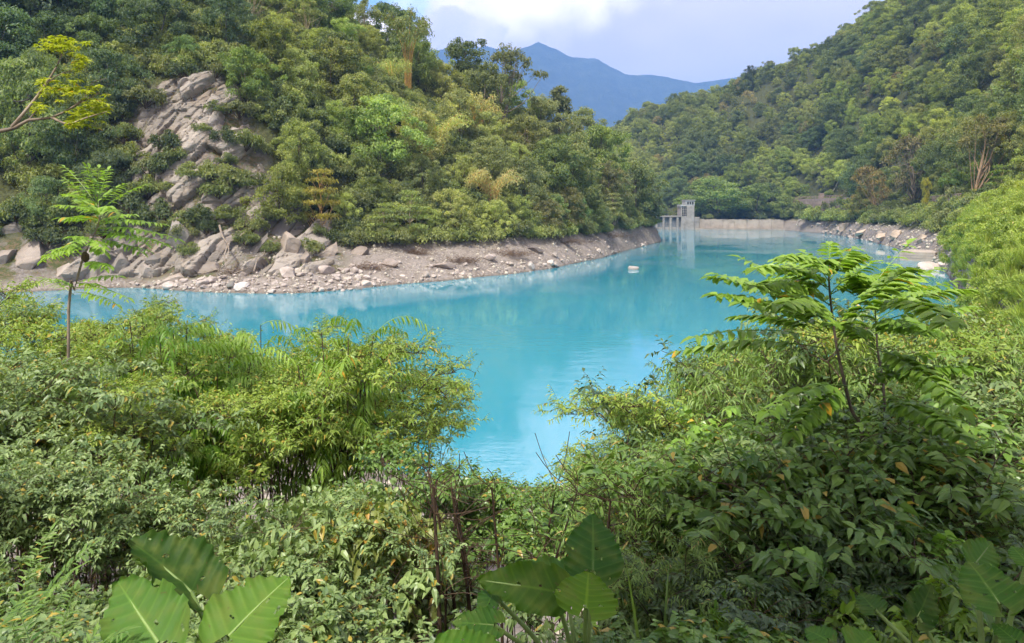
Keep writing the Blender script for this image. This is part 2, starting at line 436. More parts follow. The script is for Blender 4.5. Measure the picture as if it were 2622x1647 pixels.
CLIFF = [(300,330),(415,205),(600,185),(650,330),(690,470),(720,545),(860,560),(890,700),(-40,720),(-40,610),(300,585)]
def inside(poly, x, y):
    n, r = len(poly), False
    for i in range(n):
        (x1, y1), (x2, y2) = poly[i], poly[(i + 1) % n]
        if (y1 > y) != (y2 > y) and x < (x2 - x1) * (y - y1) / (y2 - y1) + x1: r = not r
    return r

def axis(lo, hi, step, far_lo, far_hi, grow=1.25):
    a = list(np.arange(lo, hi + 1e-6, step)); s = step
    while a[-1] < far_hi: s *= grow; a.append(a[-1] + s)
    s = step
    while a[0] > far_lo: s *= grow; a.insert(0, a[0] - s)
    return np.array(a)
gx, gy = axis(-130, 330, 2.0, -4200, 6500), axis(-8, 420, 1.6, -160, 7000)
X, Y = np.meshgrid(gx, gy)
Z = ground(X.ravel(), Y.ravel()).reshape(X.shape)
nx, ny = len(gx), len(gy)
i = (np.arange(ny - 1)[:, None] * nx + np.arange(nx - 1)[None]).ravel()
g = Geo()
PXG, PYG = CX + F * X / np.maximum(Y, 5), HY - F * (Z - EYE) / np.maximum(Y, 5)
rocky = np.zeros(X.shape)
sel = np.argwhere((Y > 78) & (Y < 130) & (PXG > -60) & (PXG < 900) & (X < 0))
for a, b in sel: rocky[a, b] = 1.0 if inside(CLIFF, PXG[a, b], PYG[a, b]) else 0.0
g.add(np.stack([X, Y, Z], -1).reshape(-1, 3), None, np.stack([i, i + 1, i + nx + 1, i + nx], -1), rocky.ravel())
m, nt, out = new_mat('ground')
geo = N(nt, 'ShaderNodeNewGeometry'); P = geo.outputs['Position']
sp = N(nt, 'ShaderNodeSeparateXYZ', ins={0: P}).outputs[2]
nA = N(nt, 'ShaderNodeTexNoise', ins={'Vector': P, 'Scale': .35, 'Detail': 5.0, 'Roughness': .65}).outputs['Fac']
nB = N(nt, 'ShaderNodeTexNoise', ins={'Vector': P, 'Scale': 2.2, 'Detail': 5.0, 'Roughness': .65}).outputs['Fac']
vor = N(nt, 'ShaderNodeTexVoronoi', ins={'Vector': P, 'Scale': 2.6, 'Randomness': 1.0})
bank = mix_col(nt, smooth(nt, nA, .35, .65), (.195, .168, .142), (.31, .272, .238))
bank = mix_col(nt, smooth(nt, nB, .45, .75), bank, (.13, .108, .088))
peb = mix_col(nt, smooth(nt, vor.outputs['Distance'], .15, .5), (.36, .32, .285), bank)
bank = mix_col(nt, smooth(nt, nA, .42, .58), peb, bank)
soil = mix_col(nt, smooth(nt, nB, .35, .65), (.045, .05, .02), (.09, .10, .035))
rockc = mix_col(nt, smooth(nt, nB, .35, .7), (.25, .225, .20), (.13, .115, .10))
rockc = mix_col(nt, smooth(nt, nA, .40, .55), rockc, mix_col(nt, smooth(nt, nB, .4, .6), (.07, .085, .03), (.15, .115, .07)))
hgt = math_node(nt, 'ADD', sp, math_node(nt, 'MULTIPLY', math_node(nt, 'SUBTRACT', nA, .5), 3.0))
col = mix_col(nt, smooth(nt, hgt, 4.2, 5.6), bank, soil)
col = mix_col(nt, N(nt, 'ShaderNodeAttribute', attribute_name='tint').outputs['Fac'], col, rockc)
wet = smooth(nt, math_node(nt, 'ADD', sp, math_node(nt, 'MULTIPLY', nB, .3)), .12, .5)
col = mix_col(nt, wet, mix_col(nt, 1.0, col, (.6, .58, .55), 'MULTIPLY'), col)
bp = N(nt, 'ShaderNodeBump', ins={'Strength': .8, 'Distance': .3, 'Height': nB})
b = N(nt, 'ShaderNodeBsdfPrincipled', ins={'Base Color': col, 'Roughness': .92, 'Specular IOR Level': .2, 'Normal': bp.outputs[0]})
nt.links.new(b.outputs[0], out.inputs[0])
terrain = obj('terrain', g.mesh('terrain', m, True)); tag(terrain, kind='structure')

# the lake: milky turquoise, glossy, small ripples that come and go in patches
m, nt, out = new_mat('water')
P = N(nt, 'ShaderNodeNewGeometry').outputs['Position']
mp = N(nt, 'ShaderNodeMapping', ins={'Vector': P, 'Rotation': (0, 0, .45), 'Scale': (1.0, 2.6, 1.0)}).outputs[0]
rip = N(nt, 'ShaderNodeTexNoise', ins={'Vector': mp, 'Scale': 1.5, 'Detail': 5.0, 'Roughness': .55, 'Distortion': .6}).outputs['Fac']
rip2 = N(nt, 'ShaderNodeTexNoise', ins={'Vector': mp, 'Scale': .32, 'Detail': 3.0, 'Roughness': .5}).outputs['Fac']
patch = N(nt, 'ShaderNodeTexNoise', ins={'Vector': P, 'Scale': .035, 'Detail': 3.0}).outputs['Fac']
big = N(nt, 'ShaderNodeTexNoise', ins={'Vector': P, 'Scale': .02, 'Detail': 4.0}).outputs['Fac']
hh = math_node(nt, 'ADD', rip, math_node(nt, 'MULTIPLY', rip2, 1.4))
st = math_node(nt, 'MULTIPLY_ADD', smooth(nt, patch, .42, .62), .034, .004)
bp = N(nt, 'ShaderNodeBump', ins={'Strength': st, 'Distance': 1.0, 'Height': hh})
wc = mix_col(nt, smooth(nt, big, .35, .65), (.034, .250, .335), (.044, .285, .375))
b = N(nt, 'ShaderNodeBsdfPrincipled', ins={'Base Color': wc, 'Roughness': .04, 'IOR': 1.7, 'Normal': bp.outputs[0]})
nt.links.new(b.outputs[0], out.inputs[0])
g = Geo()
wx, wy = np.linspace(-420, 420, 43), np.linspace(8, 420, 42)
WX, WY = np.meshgrid(wx, wy); i = (np.arange(41)[:, None] * 43 + np.arange(42)[None]).ravel()
g.add(np.stack([WX, WY, 0 * WX], -1).reshape(-1, 3), None, np.stack([i, i + 1, i + 44, i + 43], -1))
tag(obj('water', g.mesh('water', m, True)), kind='structure')

# far mountain ridge, forested
ridge_px = [700, 1000, 1150, 1240, 1290, 1325, 1350, 1375, 1400, 1470, 1500, 1530, 1560, 1600, 1650, 1700, 1780, 1900, 2000, 2200, 2600, 3200]
ridge_py = [150, 135, 122, 117, 124, 128, 117, 107, 114, 147, 146, 150, 166, 189, 190, 195, 211, 195, 185, 170, 200, 300]
mx_, my_ = np.linspace(-2700, 6300, 320), np.linspace(3500, 6900, 120)
MX, MY = np.meshgrid(mx_, my_)
crest_y = 5200 + 200 * np.sin(MX / 950)
cpx = CX + F * MX / crest_y
crest = EYE + (HY - np.interp(cpx, ridge_px, ridge_py)) / F * crest_y
t = np.abs(MY - crest_y) / np.where(MY < crest_y, 1700, 1500)
MZ = crest * np.clip(1 - t, 0, 1) ** 1.15
spur = np.abs(fbm(MX / 800 + 3, MY / 800, 5)) * 520
MZ = MZ - spur * np.clip(t * 2.2, 0, 1) * np.clip(1.4 - t, 0, 1) + fbm(MX / 90, MY / 90, 3) * 26 * np.clip(t * 6 + .25, 0, 1)
MZ = np.where(t >= 1, -5, np.maximum(MZ, -5))
g = Geo(); i = (np.arange(119)[:, None] * 320 + np.arange(319)[None]).ravel()
g.add(np.stack([MX, MY, MZ], -1).reshape(-1, 3), None, np.stack([i, i + 1, i + 321, i + 320], -1))
m = rough_mat('mountain_forest', ((.02,.035,.015),(.04,.06,.025),(.07,.09,.04)), .012, 1.0, .95, .035, 25.0)
tag(obj('mountain', g.mesh('mountain', m, True)), kind='structure')

# the air between here and there
g = Geo(); box(g, (-5600, -260, -7), (7600, 7400, 1420))
m, nt, out = new_mat('haze')
v = N(nt, 'ShaderNodeVolumePrincipled', ins={'Color': (.25, .49, 1.0, 1), 'Density': .00019, 'Anisotropy': 0.0})
nt.links.new(v.outputs[0], out.inputs['Volume'])
tag(obj('haze', g.mesh('haze', m)), 'pale blue haze in the air over the lake and the far mountain', 'haze', kind='stuff')
# ------------------------------------------------------------------ foliage materials (far)
M['leaf_dark'] = leaf_mat('leaf_dark', (.070,.100,.050), (.215,.260,.115), None, .55, .45)
M['leaf_mid'] = leaf_mat('leaf_mid', (.115,.150,.060), (.340,.385,.140), (.40,.34,.13), .55, .48, .97)
M['leaf_olive'] = leaf_mat('leaf_olive', (.110,.132,.062), (.305,.325,.145), (.40,.33,.14), .55, .48, .96)
M['leaf_light'] = leaf_mat('leaf_light', (.175,.205,.080), (.400,.435,.175), (.44,.40,.19), .55, .48, .96)
M['leaf_dry'] = leaf_mat('leaf_dry', (.17,.150,.065), (.36,.315,.15), None, .6, .3)
M['leaf_gold'] = leaf_mat('leaf_gold', (.20,.15,.035), (.40,.29,.07), None, .6, .35)

def rand_dirs(rs, n): return norm(rs.normal(0, 1, (n, 3)))

def clump_leaves(g, rs, centre, rad, n, size, out=(0,0,0), up=.5, kind='card', tint0=None, flat=.75, droop=.3):
    """leaves spread over the upper and outer side of one bough's foliage"""
    v = norm(rs.normal(0, 1, (n, 3)) + np.array([0, 0, up]) + np.asarray(out) * .7)
    P = centre + v * rad * (rs.uniform(.02, 1.0, (n, 1)) ** .55 * 1.15) * np.array([1, 1, flat]) + rs.normal(0, .07, (n, 3)) * rad
    Nn = norm(v * .5 + rs.normal(0, .55, (n, 3)) + np.array([0, 0, .6]))
    D = norm(np.cross(Nn, rand_dirs(rs, n)) + np.array([0, 0, -.25]))
    t = np.clip((rs.uniform(.15, .6) if tint0 is None else tint0) + rs.normal(0, .2, n), 0, 1)
    s = size * rs.uniform(.65, 1.35, n)
    leaves(g, P - D * s[:, None] * .5, D, Nn, s, s * .30, kind, droop, .3, t)

def tree_mesh(seed, H, R, base=.3, nclump=46, nleaf=150, size=.36, shape='round', crad=(.24,.40), leaf='leaf_mid', bark='bark', lean=.06, limbs=12, up=.5, trunk_r=None):
    rs = np.random.default_rng(seed)
    gl, gt = Geo(), Geo()
    tr = trunk_r or H * .017
    top = np.array([rs.normal(0, lean) * H, rs.normal(0, lean) * H, H * .82])
    tp = spline([(0,0,-1.5), (0,0,0), top * np.array([.35,.35,.4]) + rs.normal(0,.02*H,3), top], 10)
    tube(gt, tp, np.linspace(tr * 1.25, tr * .3, len(tp)), 6)
    cs = []
    for k in range(nclump):
        f = rs.uniform(0, 1) if shape != 'umbrella' else rs.uniform(.35, 1)
        if shape == 'round': e = math.sqrt(max(0.02, 1 - (abs(f - .42) / .60) ** 2.0))
        elif shape == 'cone': e = (1 - f) ** .8 * .95 + .08
        elif shape == 'column': e = .75 + .3 * math.sin(f * 9 + seed) - .5 * max(0, f - .75) * 2
        elif shape == 'umbrella': e = 1.05 - .75 * (f - .35) ** 1.6 * 2
        else: e = .9
        a = rs.uniform(0, 2 * math.pi); r = R * e * math.sqrt(rs.uniform(.08, 1)) * (1 + .25 * math.sin(3 * a + seed) + .15 * math.sin(5 * a + 2 * seed + 4 * f)) * (1.25 if rs.uniform() < .12 else 1)
        z = H * (base + (1 - base) * f * .95)
        k_ = np.clip(z / H, 0, 1)
        c = np.array([top[0] * k_ + r * math.cos(a), top[1] * k_ + r * math.sin(a), z])
        cs.append((c, np.array([math.cos(a), math.sin(a), .3]) * (r / R)))
    for k, (c, o) in enumerate(cs):
        cr = R * rs.uniform(*crad)
        clump_leaves(gl, rs, c, cr, int(nleaf * rs.uniform(.7, 1.3)), size, o, up)
        if k < limbs:
            s = tp[min(len(tp) - 1, 3 + rs.integers(0, len(tp) - 3))]
            if s[2] > c[2]: s = tp[4]
            mid = (s + c) / 2 + np.array([0, 0, -.05 * H]) + rs.normal(0, .02 * H, 3)
            tube(gt, spline([s, mid, c], 5), np.linspace(tr * .45, tr * .12, 5)[:len(spline([s, mid, c], 5))], 4)
    return gl.mesh('crown', M[leaf]), gt.mesh('trunk', M[bark], True)

def layered_mesh(seed, H, R, layers, leaf, bark='pale_bark', size=.34, n=340):
    """tree of flat tiers with clear air between them"""
    rs = np.random.default_rng(seed); gl, gt = Geo(), Geo()
    tp = spline([(0,0,-1.5),(0,0,0),(rs.normal(0,.4),rs.normal(0,.4),H*.5),(rs.normal(0,.6),rs.normal(0,.6),H*.93)], 12)
    tube(gt, tp, np.linspace(H * .018, H * .005, len(tp)), 6)
    for f, rr in layers:
        for k in range(3 + int(rr * 5)):
            a = rs.uniform(0, 6.28); r = R * rr * math.sqrt(rs.uniform(.05, 1))
            c = np.array([math.cos(a) * r, math.sin(a) * r, H * f + rs.normal(0, .015 * H)])
            s = tp[int(np.clip(f * .85, 0, .95) * len(tp))]
            tube(gt, spline([s, (s + c) / 2 + np.array([0,0,-.02*H]), c], 4), np.linspace(H*.007, H*.002, len(spline([s, c, c], 4)))[:len(spline([s, (s + c) / 2, c], 4))], 4)
            clump_leaves(gl, rs, c, R * .34, int(n * rs.uniform(.5, 1) / 3), size, (0,0,0), .6, flat=.28)
    return gl.mesh('crown', M[leaf]), gt.mesh('trunk', M[bark], True)

def bamboo_mesh(seed, H, nculm, spread, leaf='leaf_light', size=.4, clear=.25, culm='culm', n=120):
    rs = np.random.default_rng(seed); gl, gt = Geo(), Geo()
    for k in range(nculm):
        a = rs.uniform(0, 6.28); r0 = spread * .25 * math.sqrt(rs.uniform(0, 1)); h = H * rs.uniform(.7, 1)
        b = np.array([math.cos(a) * r0, math.sin(a) * r0, -.6]); out = np.array([math.cos(a), math.sin(a), 0])
        tip = b + out * spread * rs.uniform(.4, 1.1) + np.array([0, 0, h])
        mid = b + out * spread * .12 + np.array([0, 0, h * .65])
        tp = spline([b, mid, tip, tip + out * spread * .45 + np.array([0, 0, -h * .07])], 12)
        tube(gt, tp, np.linspace(.055, .012, len(tp)), 4)
        m_ = int(n * rs.uniform(.7, 1.2)); j = rs.uniform(clear, 1, m_) * (len(tp) - 1); jf = np.floor(j).astype(int).clip(0, len(tp) - 2)
        P = tp[jf] + (tp[jf + 1] - tp[jf]) * (j - jf)[:, None] + rs.normal(0, .38, (m_, 3))
        D = norm(out * .6 + rs.normal(0, .6, (m_, 3)) + np.array([0, 0, -.25])); Nn = norm(rs.normal(0, .5, (m_, 3)) + np.array([0, 0, 1]))
        s = size * rs.uniform(.7, 1.4, m_)
        leaves(gl, P, D, Nn, s, s * .2, 'card', .45, .3, np.clip(rs.normal(.5, .25, m_), 0, 1))
    return gl.mesh('leaves', M[leaf]), gt.mesh('culms', M[culm], True)

def fern_mesh(seed, H, R, nf=16, leaf='leaf_mid'):
    rs = np.random.default_rng(seed); gl, gt = Geo(), Geo()
    tube(gt, spline([(0,0,-.8),(0,0,H*.4),(rs.normal(0,.15),rs.normal(0,.15),H*.7)], 6), .14, 6)
    c = np.array([0, 0, H * .7])
    for k in range(nf):
        a = 6.283 * k / nf + rs.normal(0, .15); o = np.array([math.cos(a), math.sin(a), 0]); e = rs.uniform(.25, .55)
        rp = spline([c, c + o * R * .5 + np.array([0, 0, H * e * .6]), c + o * R + np.array([0, 0, H * e * .25])], 12)
        tg = norm(np.gradient(rp, axis=0)); S = norm(np.cross(tg, (0, 0, 1)))
        for sg in (-1, 1):
            leaves(gl, rp, norm(S * sg + tg * .5), norm(np.array([[0, 0, 1.0]]) + rs.normal(0, .15, rp.shape)), R * .24 * np.sin(np.linspace(.5, 3.0, len(rp))), .05 * R, 'card', .3, .2, rs.uniform(.2, .9, len(rp)))
    return gl.mesh('fronds', M[leaf]), gt.mesh('stem', M['bark'], True)

def bush_mesh(seed, H, R, nclump=12, nleaf=130, size=.24, leaf='leaf_mid'):
    rs = np.random.default_rng(seed); gl, gt = Geo(), Geo()
    for k in range(nclump):
        a = rs.uniform(0, 6.28); r = R * .75 * math.sqrt(rs.uniform(0, 1)); z = H * rs.uniform(.25, .8) * (1.1 - .5 * r / R)
        c = np.array([math.cos(a) * r, math.sin(a) * r, z])
        clump_leaves(gl, rs, c, R * rs.uniform(.28, .45), int(nleaf * rs.uniform(.7, 1.3)), size, c / (R + 1e-6) * .6, .6, flat=.8)
        tube(gt, spline([(0, 0, -.4), c * np.array([.5, .5, .4]), c], 4), .03 * R / 1.5, 4)
    return gl.mesh('foliage', M[leaf]), gt.mesh('stems', M['twig'], True)

def tuft_mesh(seed, H, R, n=90, leaf='leaf_light', w=.02):
    rs = np.random.default_rng(seed); g = Geo()
    a = rs.uniform(0, 6.283, n); o = np.stack([np.cos(a), np.sin(a), 0 * a], -1)
    P = o * (R * .35 * np.sqrt(rs.uniform(0, 1, n)))[:, None]; P[:, 2] -= .1
    D = norm(o * rs.uniform(.1, .75, (n, 1)) + np.array([0, 0, 1]) + rs.normal(0, .1, (n, 3)))
    L = H * rs.uniform(.6, 1.25, n)
    leaves(g, P, D, o + np.array([0, 0, .1]), L, w * rs.uniform(.7, 1.3, n), 'blade', rs.uniform(.15, .6, n), 0, np.clip(rs.normal(.5, .22, n), 0, 1))
    return g.mesh('blades', M[leaf])

T = {}
T['broad'] = [tree_mesh(20 + k, 10, 4.0, .18, 78, 150, .29, 'round', (.15,.30), 'leaf_mid') for k in range(3)]
T['dark'] = [tree_mesh(30 + k, 10, 4.2, .16, 80, 150, .29, 'round', (.15,.30), 'leaf_dark') for k in range(3)]
T['olive'] = [tree_mesh(40 + k, 10, 3.9, .15, 84, 135, .28, 'round', (.13,.28), 'leaf_olive') for k in range(3)]
T['vine'] = [tree_mesh(50 + k, 11, 3.0, .03, 95, 140, .27, 'column', (.18,.38), 'leaf_mid', up=.3) for k in range(2)]
T['light'] = [tree_mesh(60 + k, 8, 3.4, .12, 76, 100, .27, 'round', (.14,.28), 'leaf_light') for k in range(2)]
T['cone'] = [tree_mesh(70, 12, 3.3, .15, 60, 110, .36, 'cone', (.22,.36), 'leaf_olive')]
T['open'] = [tree_mesh(75 + k, 12, 3.8, .42, 26, 130, .32, 'umbrella', (.2,.34), 'leaf_olive', 'pale_bark', .08, 20) for k in range(2)]
T['tier'] = [layered_mesh(80 + k, 9, 3.4, ((.3,.9),(.48,1),(.66,.8),(.82,.6),(.95,.35)), 'leaf_mid', size=.32) for k in range(2)]
T['dry'] = [tree_mesh(85, 9, 3.2, .3, 40, 60, .30, 'round', (.2,.36), 'leaf_dry', 'pale_bark', .06, 34)]
T['bamboo'] = [bamboo_mesh(90 + k, 9, 26, 3.4, clear=.15, n=130) for k in range(2)]
T['tall_bamboo'] = [bamboo_mesh(93, 13, 12, 2.2, 'leaf_light', .38, .52, n=190)]
T['bush'] = [bush_mesh(95 + k, 2.2, 2.0, 14, 130, .26, l) for k, l in enumerate(('leaf_mid', 'leaf_olive', 'leaf_light', 'leaf_dark'))]
T['fern'] = [fern_mesh(99, 2.4, 2.2)]
KIND = {'broad': 'broadleaf_tree', 'dark': 'evergreen_tree', 'olive': 'broadleaf_tree', 'vine': 'vine_covered_tree', 'light': 'feathery_tree', 'cone': 'conical_tree',
        'open': 'open_crowned_tree', 'tier': 'tiered_tree', 'dry': 'dry_tree', 'bamboo': 'bamboo_clump', 'tall_bamboo': 'bamboo_clump', 'bush': 'bush', 'fern': 'tree_fern'}
LOOK = {'broad': 'bushy mid-green broadleaf tree', 'dark': 'dense dark evergreen tree', 'olive': 'rounded olive-green tree', 'vine': 'tall tree wrapped in hanging vines', 'light': 'feathery yellow-green tree',
        'cone': 'tall conical olive tree', 'open': 'thin open-crowned tree with pale trunk', 'tier': 'tree with flat tiers of green leaves', 'dry': 'tawny tree with bare pale limbs',
        'bamboo': 'arching yellow-green bamboo clump', 'bush': 'low leafy bush', 'fern': 'dark tree fern with spreading fronds'}
PARTS = {'bamboo': ('leaves', 'culms'), 'tall_bamboo': ('leaves', 'culms'), 'bush': ('foliage', 'stems'), 'fern': ('fronds', 'stem')}
def plant(kind, x, y, label, group=None, scale=1.0, color=None, var=None, cat=None, sink=.3, z=None):
    v = T[kind][int(RS.integers(len(T[kind]))) if var is None else var]
    a, b = PARTS.get(kind, ('crown', 'trunk'))
    sc = scale if not np.isscalar(scale) else (scale * RS.uniform(.92, 1.1), scale * RS.uniform(.92, 1.1), scale * RS.uniform(.9, 1.12))
    return thing(KIND[kind], [(a, v[0]), (b, v[1])], (x, y, (g1(x, y) if z is None else z) - sink), (0, 0, RS.uniform(0, 6.28)), sc, label, cat or {'bush': 'bush', 'bamboo': 'bamboo', 'tall_bamboo': 'bamboo', 'fern': 'fern'}.get(kind, 'tree'), group, color)

# ------------------------------------------------------------------ notable plants, each placed for itself
taken = []      # (x, y, radius)
def special(kind, px, py_base, py_top, label, color=None, var=None, d=None, width=1.0):
    p = hit(px, py_base) if d is None else np.array(((px - CX) / F * d, d, 0))
    x, y = p[0], p[1]; z = g1(x, y)
    H0 = {'broad': 10, 'dark': 10, 'olive': 10, 'vine': 11, 'light': 8, 'cone': 12, 'open': 12, 'tier': 9, 'dry': 9, 'bamboo': 9, 'tall_bamboo': 13, 'bush': 2.2, 'fern': 2.4}[kind]
    top = EYE + (HY - py_top) / F * y
    s = max(.3, (top - z) / H0)
    taken.append((x, y, 3.0 * s))
    return plant(kind, x, y, label, None, (s * width, s * width, s), color, var)
special('open', 1278, 262, 122, 'umbrella-shaped tree with forked pale trunk standing on the left ridge', d=165)
special('vine', 1200, 190, 94, 'round vine-smothered tree on the left ridge, just before the cloud', (.8,.85,.8), d=168, width=1.1)
special('tall_bamboo', 1045, 250, 22, 'tallest bamboo with orange culms, its feathery top against the blue gap', (.95,1.0,.85), d=150)
taken += [((1045 - CX) / F * q, q, 5.0) for q in (134, 141)]
special('cone', 1425, 400, 220, 'pointed conical tree at the right end of the left ridge', d=176)
special('vine', 690, 330, 45, 'tall bright-topped tree just right of the bare cliff top', (1.25,1.2,.9), d=112, width=1.25)
special('tier', 822, 570, 425, 'golden-yellow tree with flat tiers beside the cliff foot', (1.75,1.3,.7), d=99, width=.85)
special('light', 720, 600, 420, 'yellow-green tree hanging over the rocks at the cliff foot', (1.05,1.05,.7), d=96)
special('vine', 850, 330, 95, 'broad vine-draped tree with pale brown crown tips', (1.1,1.02,.9), d=122, width=1.2)
special('tier', 1180, 580, 480, 'bright green tiered tree above the stony bank', (1.3,1.35,.9), d=116)
special('tier', 1110, 560, 440, 'pale green tiered tree in the middle of the left slope', (1.1,1.2,1.1), d=122)
special('broad', 1360, 590, 520, 'bright lower tree beside the brown patch on the left slope', (1.3,1.3,.9), d=127)
special('olive', 1645, 600, 440, 'leafy olive tree near the tip of the left point', d=203, width=.85)
special('dark', 1668, 600, 490, 'dark tree at the very tip of the left point beside the dam gates', d=206, width=.75)
special('broad', 1620, 590, 410, 'bushy tree above the end of the stony bank', d=196, width=1.1)
special('open', 1930, 240, 167, 'lone umbrella-shaped tree on the skyline of the right hill', (.5,.55,.5), d=470, width=1.0)
special('dry', 2245, 560, 425, 'golden-tan crowned tree on the far shore, right of the road wall', (1.15,1.0,.62), d=235, width=.95)
special('light', 2205, 560, 480, 'yellowish shrubby tree next to the golden-tan tree on the right shore', (1.0,.9,.6), d=240, width=.8)
special('dry', 2340, 520, 345, 'bare beige tree with thin upright branches over the road', (.8,.8,.7), d=215, width=.9)
special('open', 2492, 590, 295, 'tallest roadside tree with a vine-wrapped pale trunk on the right shore', (1.25,1.05,.8), d=150, var=1)
special('open', 2440, 560, 430, 'leaning smaller tree with bright leaves left of the vine-wrapped trunk', (1.2,1.5,.9), d=155)
special('vine', 2370, 560, 450, 'slim yellow-leaved vine column in front of the road wall', (2.0,1.6,.7), d=175, width=.4)
special('tier', 2565, 520, 418, 'slender bright tiered tree by the green fence', (1.3,1.4,.8), d=140)
special('fern', 2520, 510, 480, 'brown-green fern crown perched beside the vine-wrapped trunk', (1.5,1.0,.6), d=148)
special('broad', 1840, 545, 455, 'wide light-green tree right behind the gatehouse of the dam', (1.15,1.3,1.1), d=330, width=1.9)
special('broad', 1930, 550, 470, 'second light-green tree above the low lakeside wall', (1.15,1.25,1.0), d=326, width=1.6)
special('light', 2010, 550, 500, 'bright low tree at the end of the low lakeside wall', (1.0,1.1,.8), d=318, width=1.6)

# ------------------------------------------------------------------ the left hillside, tree by tree
def near_taken(x, y, r):
    return any((x - a) ** 2 + (y - b) ** 2 < (r + c * .55) ** 2 for a, b, c in taken)
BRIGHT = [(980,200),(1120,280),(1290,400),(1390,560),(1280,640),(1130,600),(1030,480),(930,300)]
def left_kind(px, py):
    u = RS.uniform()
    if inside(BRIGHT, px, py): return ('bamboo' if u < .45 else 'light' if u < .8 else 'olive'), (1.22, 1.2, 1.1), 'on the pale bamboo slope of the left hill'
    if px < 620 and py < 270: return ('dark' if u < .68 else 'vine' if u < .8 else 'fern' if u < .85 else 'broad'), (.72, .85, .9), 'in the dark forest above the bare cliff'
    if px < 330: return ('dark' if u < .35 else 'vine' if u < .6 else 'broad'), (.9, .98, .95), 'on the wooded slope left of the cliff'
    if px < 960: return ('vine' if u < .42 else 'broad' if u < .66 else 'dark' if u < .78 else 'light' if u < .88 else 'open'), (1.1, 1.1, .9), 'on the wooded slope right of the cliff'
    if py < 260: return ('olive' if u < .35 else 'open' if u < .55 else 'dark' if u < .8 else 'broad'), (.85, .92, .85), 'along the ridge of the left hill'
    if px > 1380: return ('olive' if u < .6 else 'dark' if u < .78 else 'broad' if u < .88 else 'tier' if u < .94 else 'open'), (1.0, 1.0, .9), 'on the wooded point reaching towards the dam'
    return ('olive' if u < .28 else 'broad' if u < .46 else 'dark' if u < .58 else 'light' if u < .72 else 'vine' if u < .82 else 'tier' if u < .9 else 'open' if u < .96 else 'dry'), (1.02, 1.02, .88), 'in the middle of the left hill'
placed = []
for x, y, z, px, py in sites(-150, 62, 84, 240, 9000, 4.6, 8, -170, 1690, True):
    if py < -40: continue
    r = 2.9 if z > 8 else 2.1
    if any((x - a) ** 2 + (y - b) ** 2 < (r + c) ** 2 for a, b, c in placed) or near_taken(x, y, 1.5): continue
    k, col, where = left_kind(px, py)
    foot = z < 8 or py > 560
    s = RS.choice((.62, .85, 1.05, 1.3, 1.6), p=(.15, .25, .27, .21, .12)) * RS.uniform(.92, 1.1) * (.62 if foot else 1.0) * (.8 if px < 330 and py > 480 else 1)
    if k == 'bamboo': s *= .75
    if k == 'fern': s *= 1.6
    if k in ('open', 'dry'): s = min(s, .95)
    placed.append((x, y, r))
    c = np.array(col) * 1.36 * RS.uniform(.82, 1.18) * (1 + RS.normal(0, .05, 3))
    if foot and px > 880: where = 'behind the long stony bank'
    size = 'small ' if s < .75 else 'large ' if s > 1.2 else ''
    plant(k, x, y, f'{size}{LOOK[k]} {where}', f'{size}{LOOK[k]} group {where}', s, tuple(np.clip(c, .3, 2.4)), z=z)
    if len(placed) >= 420: break
print('left trees', len(placed))

# ------------------------------------------------------------------ the right hillside: the largest trees singly, the rest as one wood
def right_kind(px, py):
    u = RS.uniform()
    pat = float(fbm(np.array([px / 130.0]), np.array([py / 90.0]), 3)[0])
    if pat > .12 and u < .6: return 'light', (1.0, 1.05, .85)
    if pat < -.14 and u < .6: return 'dark', (.9, 1.0, 1.0)
    if u < .30: return 'broad', (1.0, 1.06, .9)
    if u < .56: return 'olive', (.95, .98, .9)
    if u < .74: return 'dark', (.95, 1.0, .95)
    if u < .84: return 'light', (.95, 1.0, .85)
    if u < .955: return 'vine', (.95, 1.02, .9)
    return 'dry', (.85, .85, .85)
rp, grid = [], {}
for x, y, z, px, py in [r for r in sites(20, 420, 110, 640, 16000, 4.5, 11, 1500, 2760) if r[2] > 13.0 or (r[1] > 338 and r[3] < 1800)]:
    r = 6.0 + (y - 200) * .006
    key = (int(x // 8), int(y // 8))
    if any((x - a) ** 2 + (y - b) ** 2 < r * r for i in (-1, 0, 1) for j in (-1, 0, 1) for a, b in grid.get((key[0] + i, key[1] + j), ())) or near_taken(x, y, 1.5): continue
    grid.setdefault(key, []).append((x, y))
    rp.append((x, y, z, px, py))
rp.sort(key=lambda p: p[1])
print('right trees', len(rp))
MASS = {k: [] for k in ('broad', 'olive', 'dark', 'light', 'vine', 'dry')}
for n, (x, y, z, px, py) in enumerate(rp):
    k, col = right_kind(px, py)
    s = RS.choice((.7, .95, 1.15, 1.4), p=(.2, .35, .3, .15)) * RS.uniform(.93, 1.1) * 1.1
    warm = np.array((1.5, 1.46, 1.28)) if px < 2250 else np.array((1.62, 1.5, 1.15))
    if n < 290:
        where = 'beside the road on the right shore' if z < 20 else ('low' if z < 38 else 'halfway up' if z < 65 else 'high up') + (' on the sunny right-edge slope' if px > 2400 else ' on the right hillside') + (' nearer the dam' if px < 2080 else '')
        size = 'small ' if s < .95 else 'large ' if s > 1.35 else ''
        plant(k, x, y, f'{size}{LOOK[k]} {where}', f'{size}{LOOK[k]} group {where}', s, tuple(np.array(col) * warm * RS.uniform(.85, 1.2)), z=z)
    else: MASS[k].append((x, y, z - .4, s))

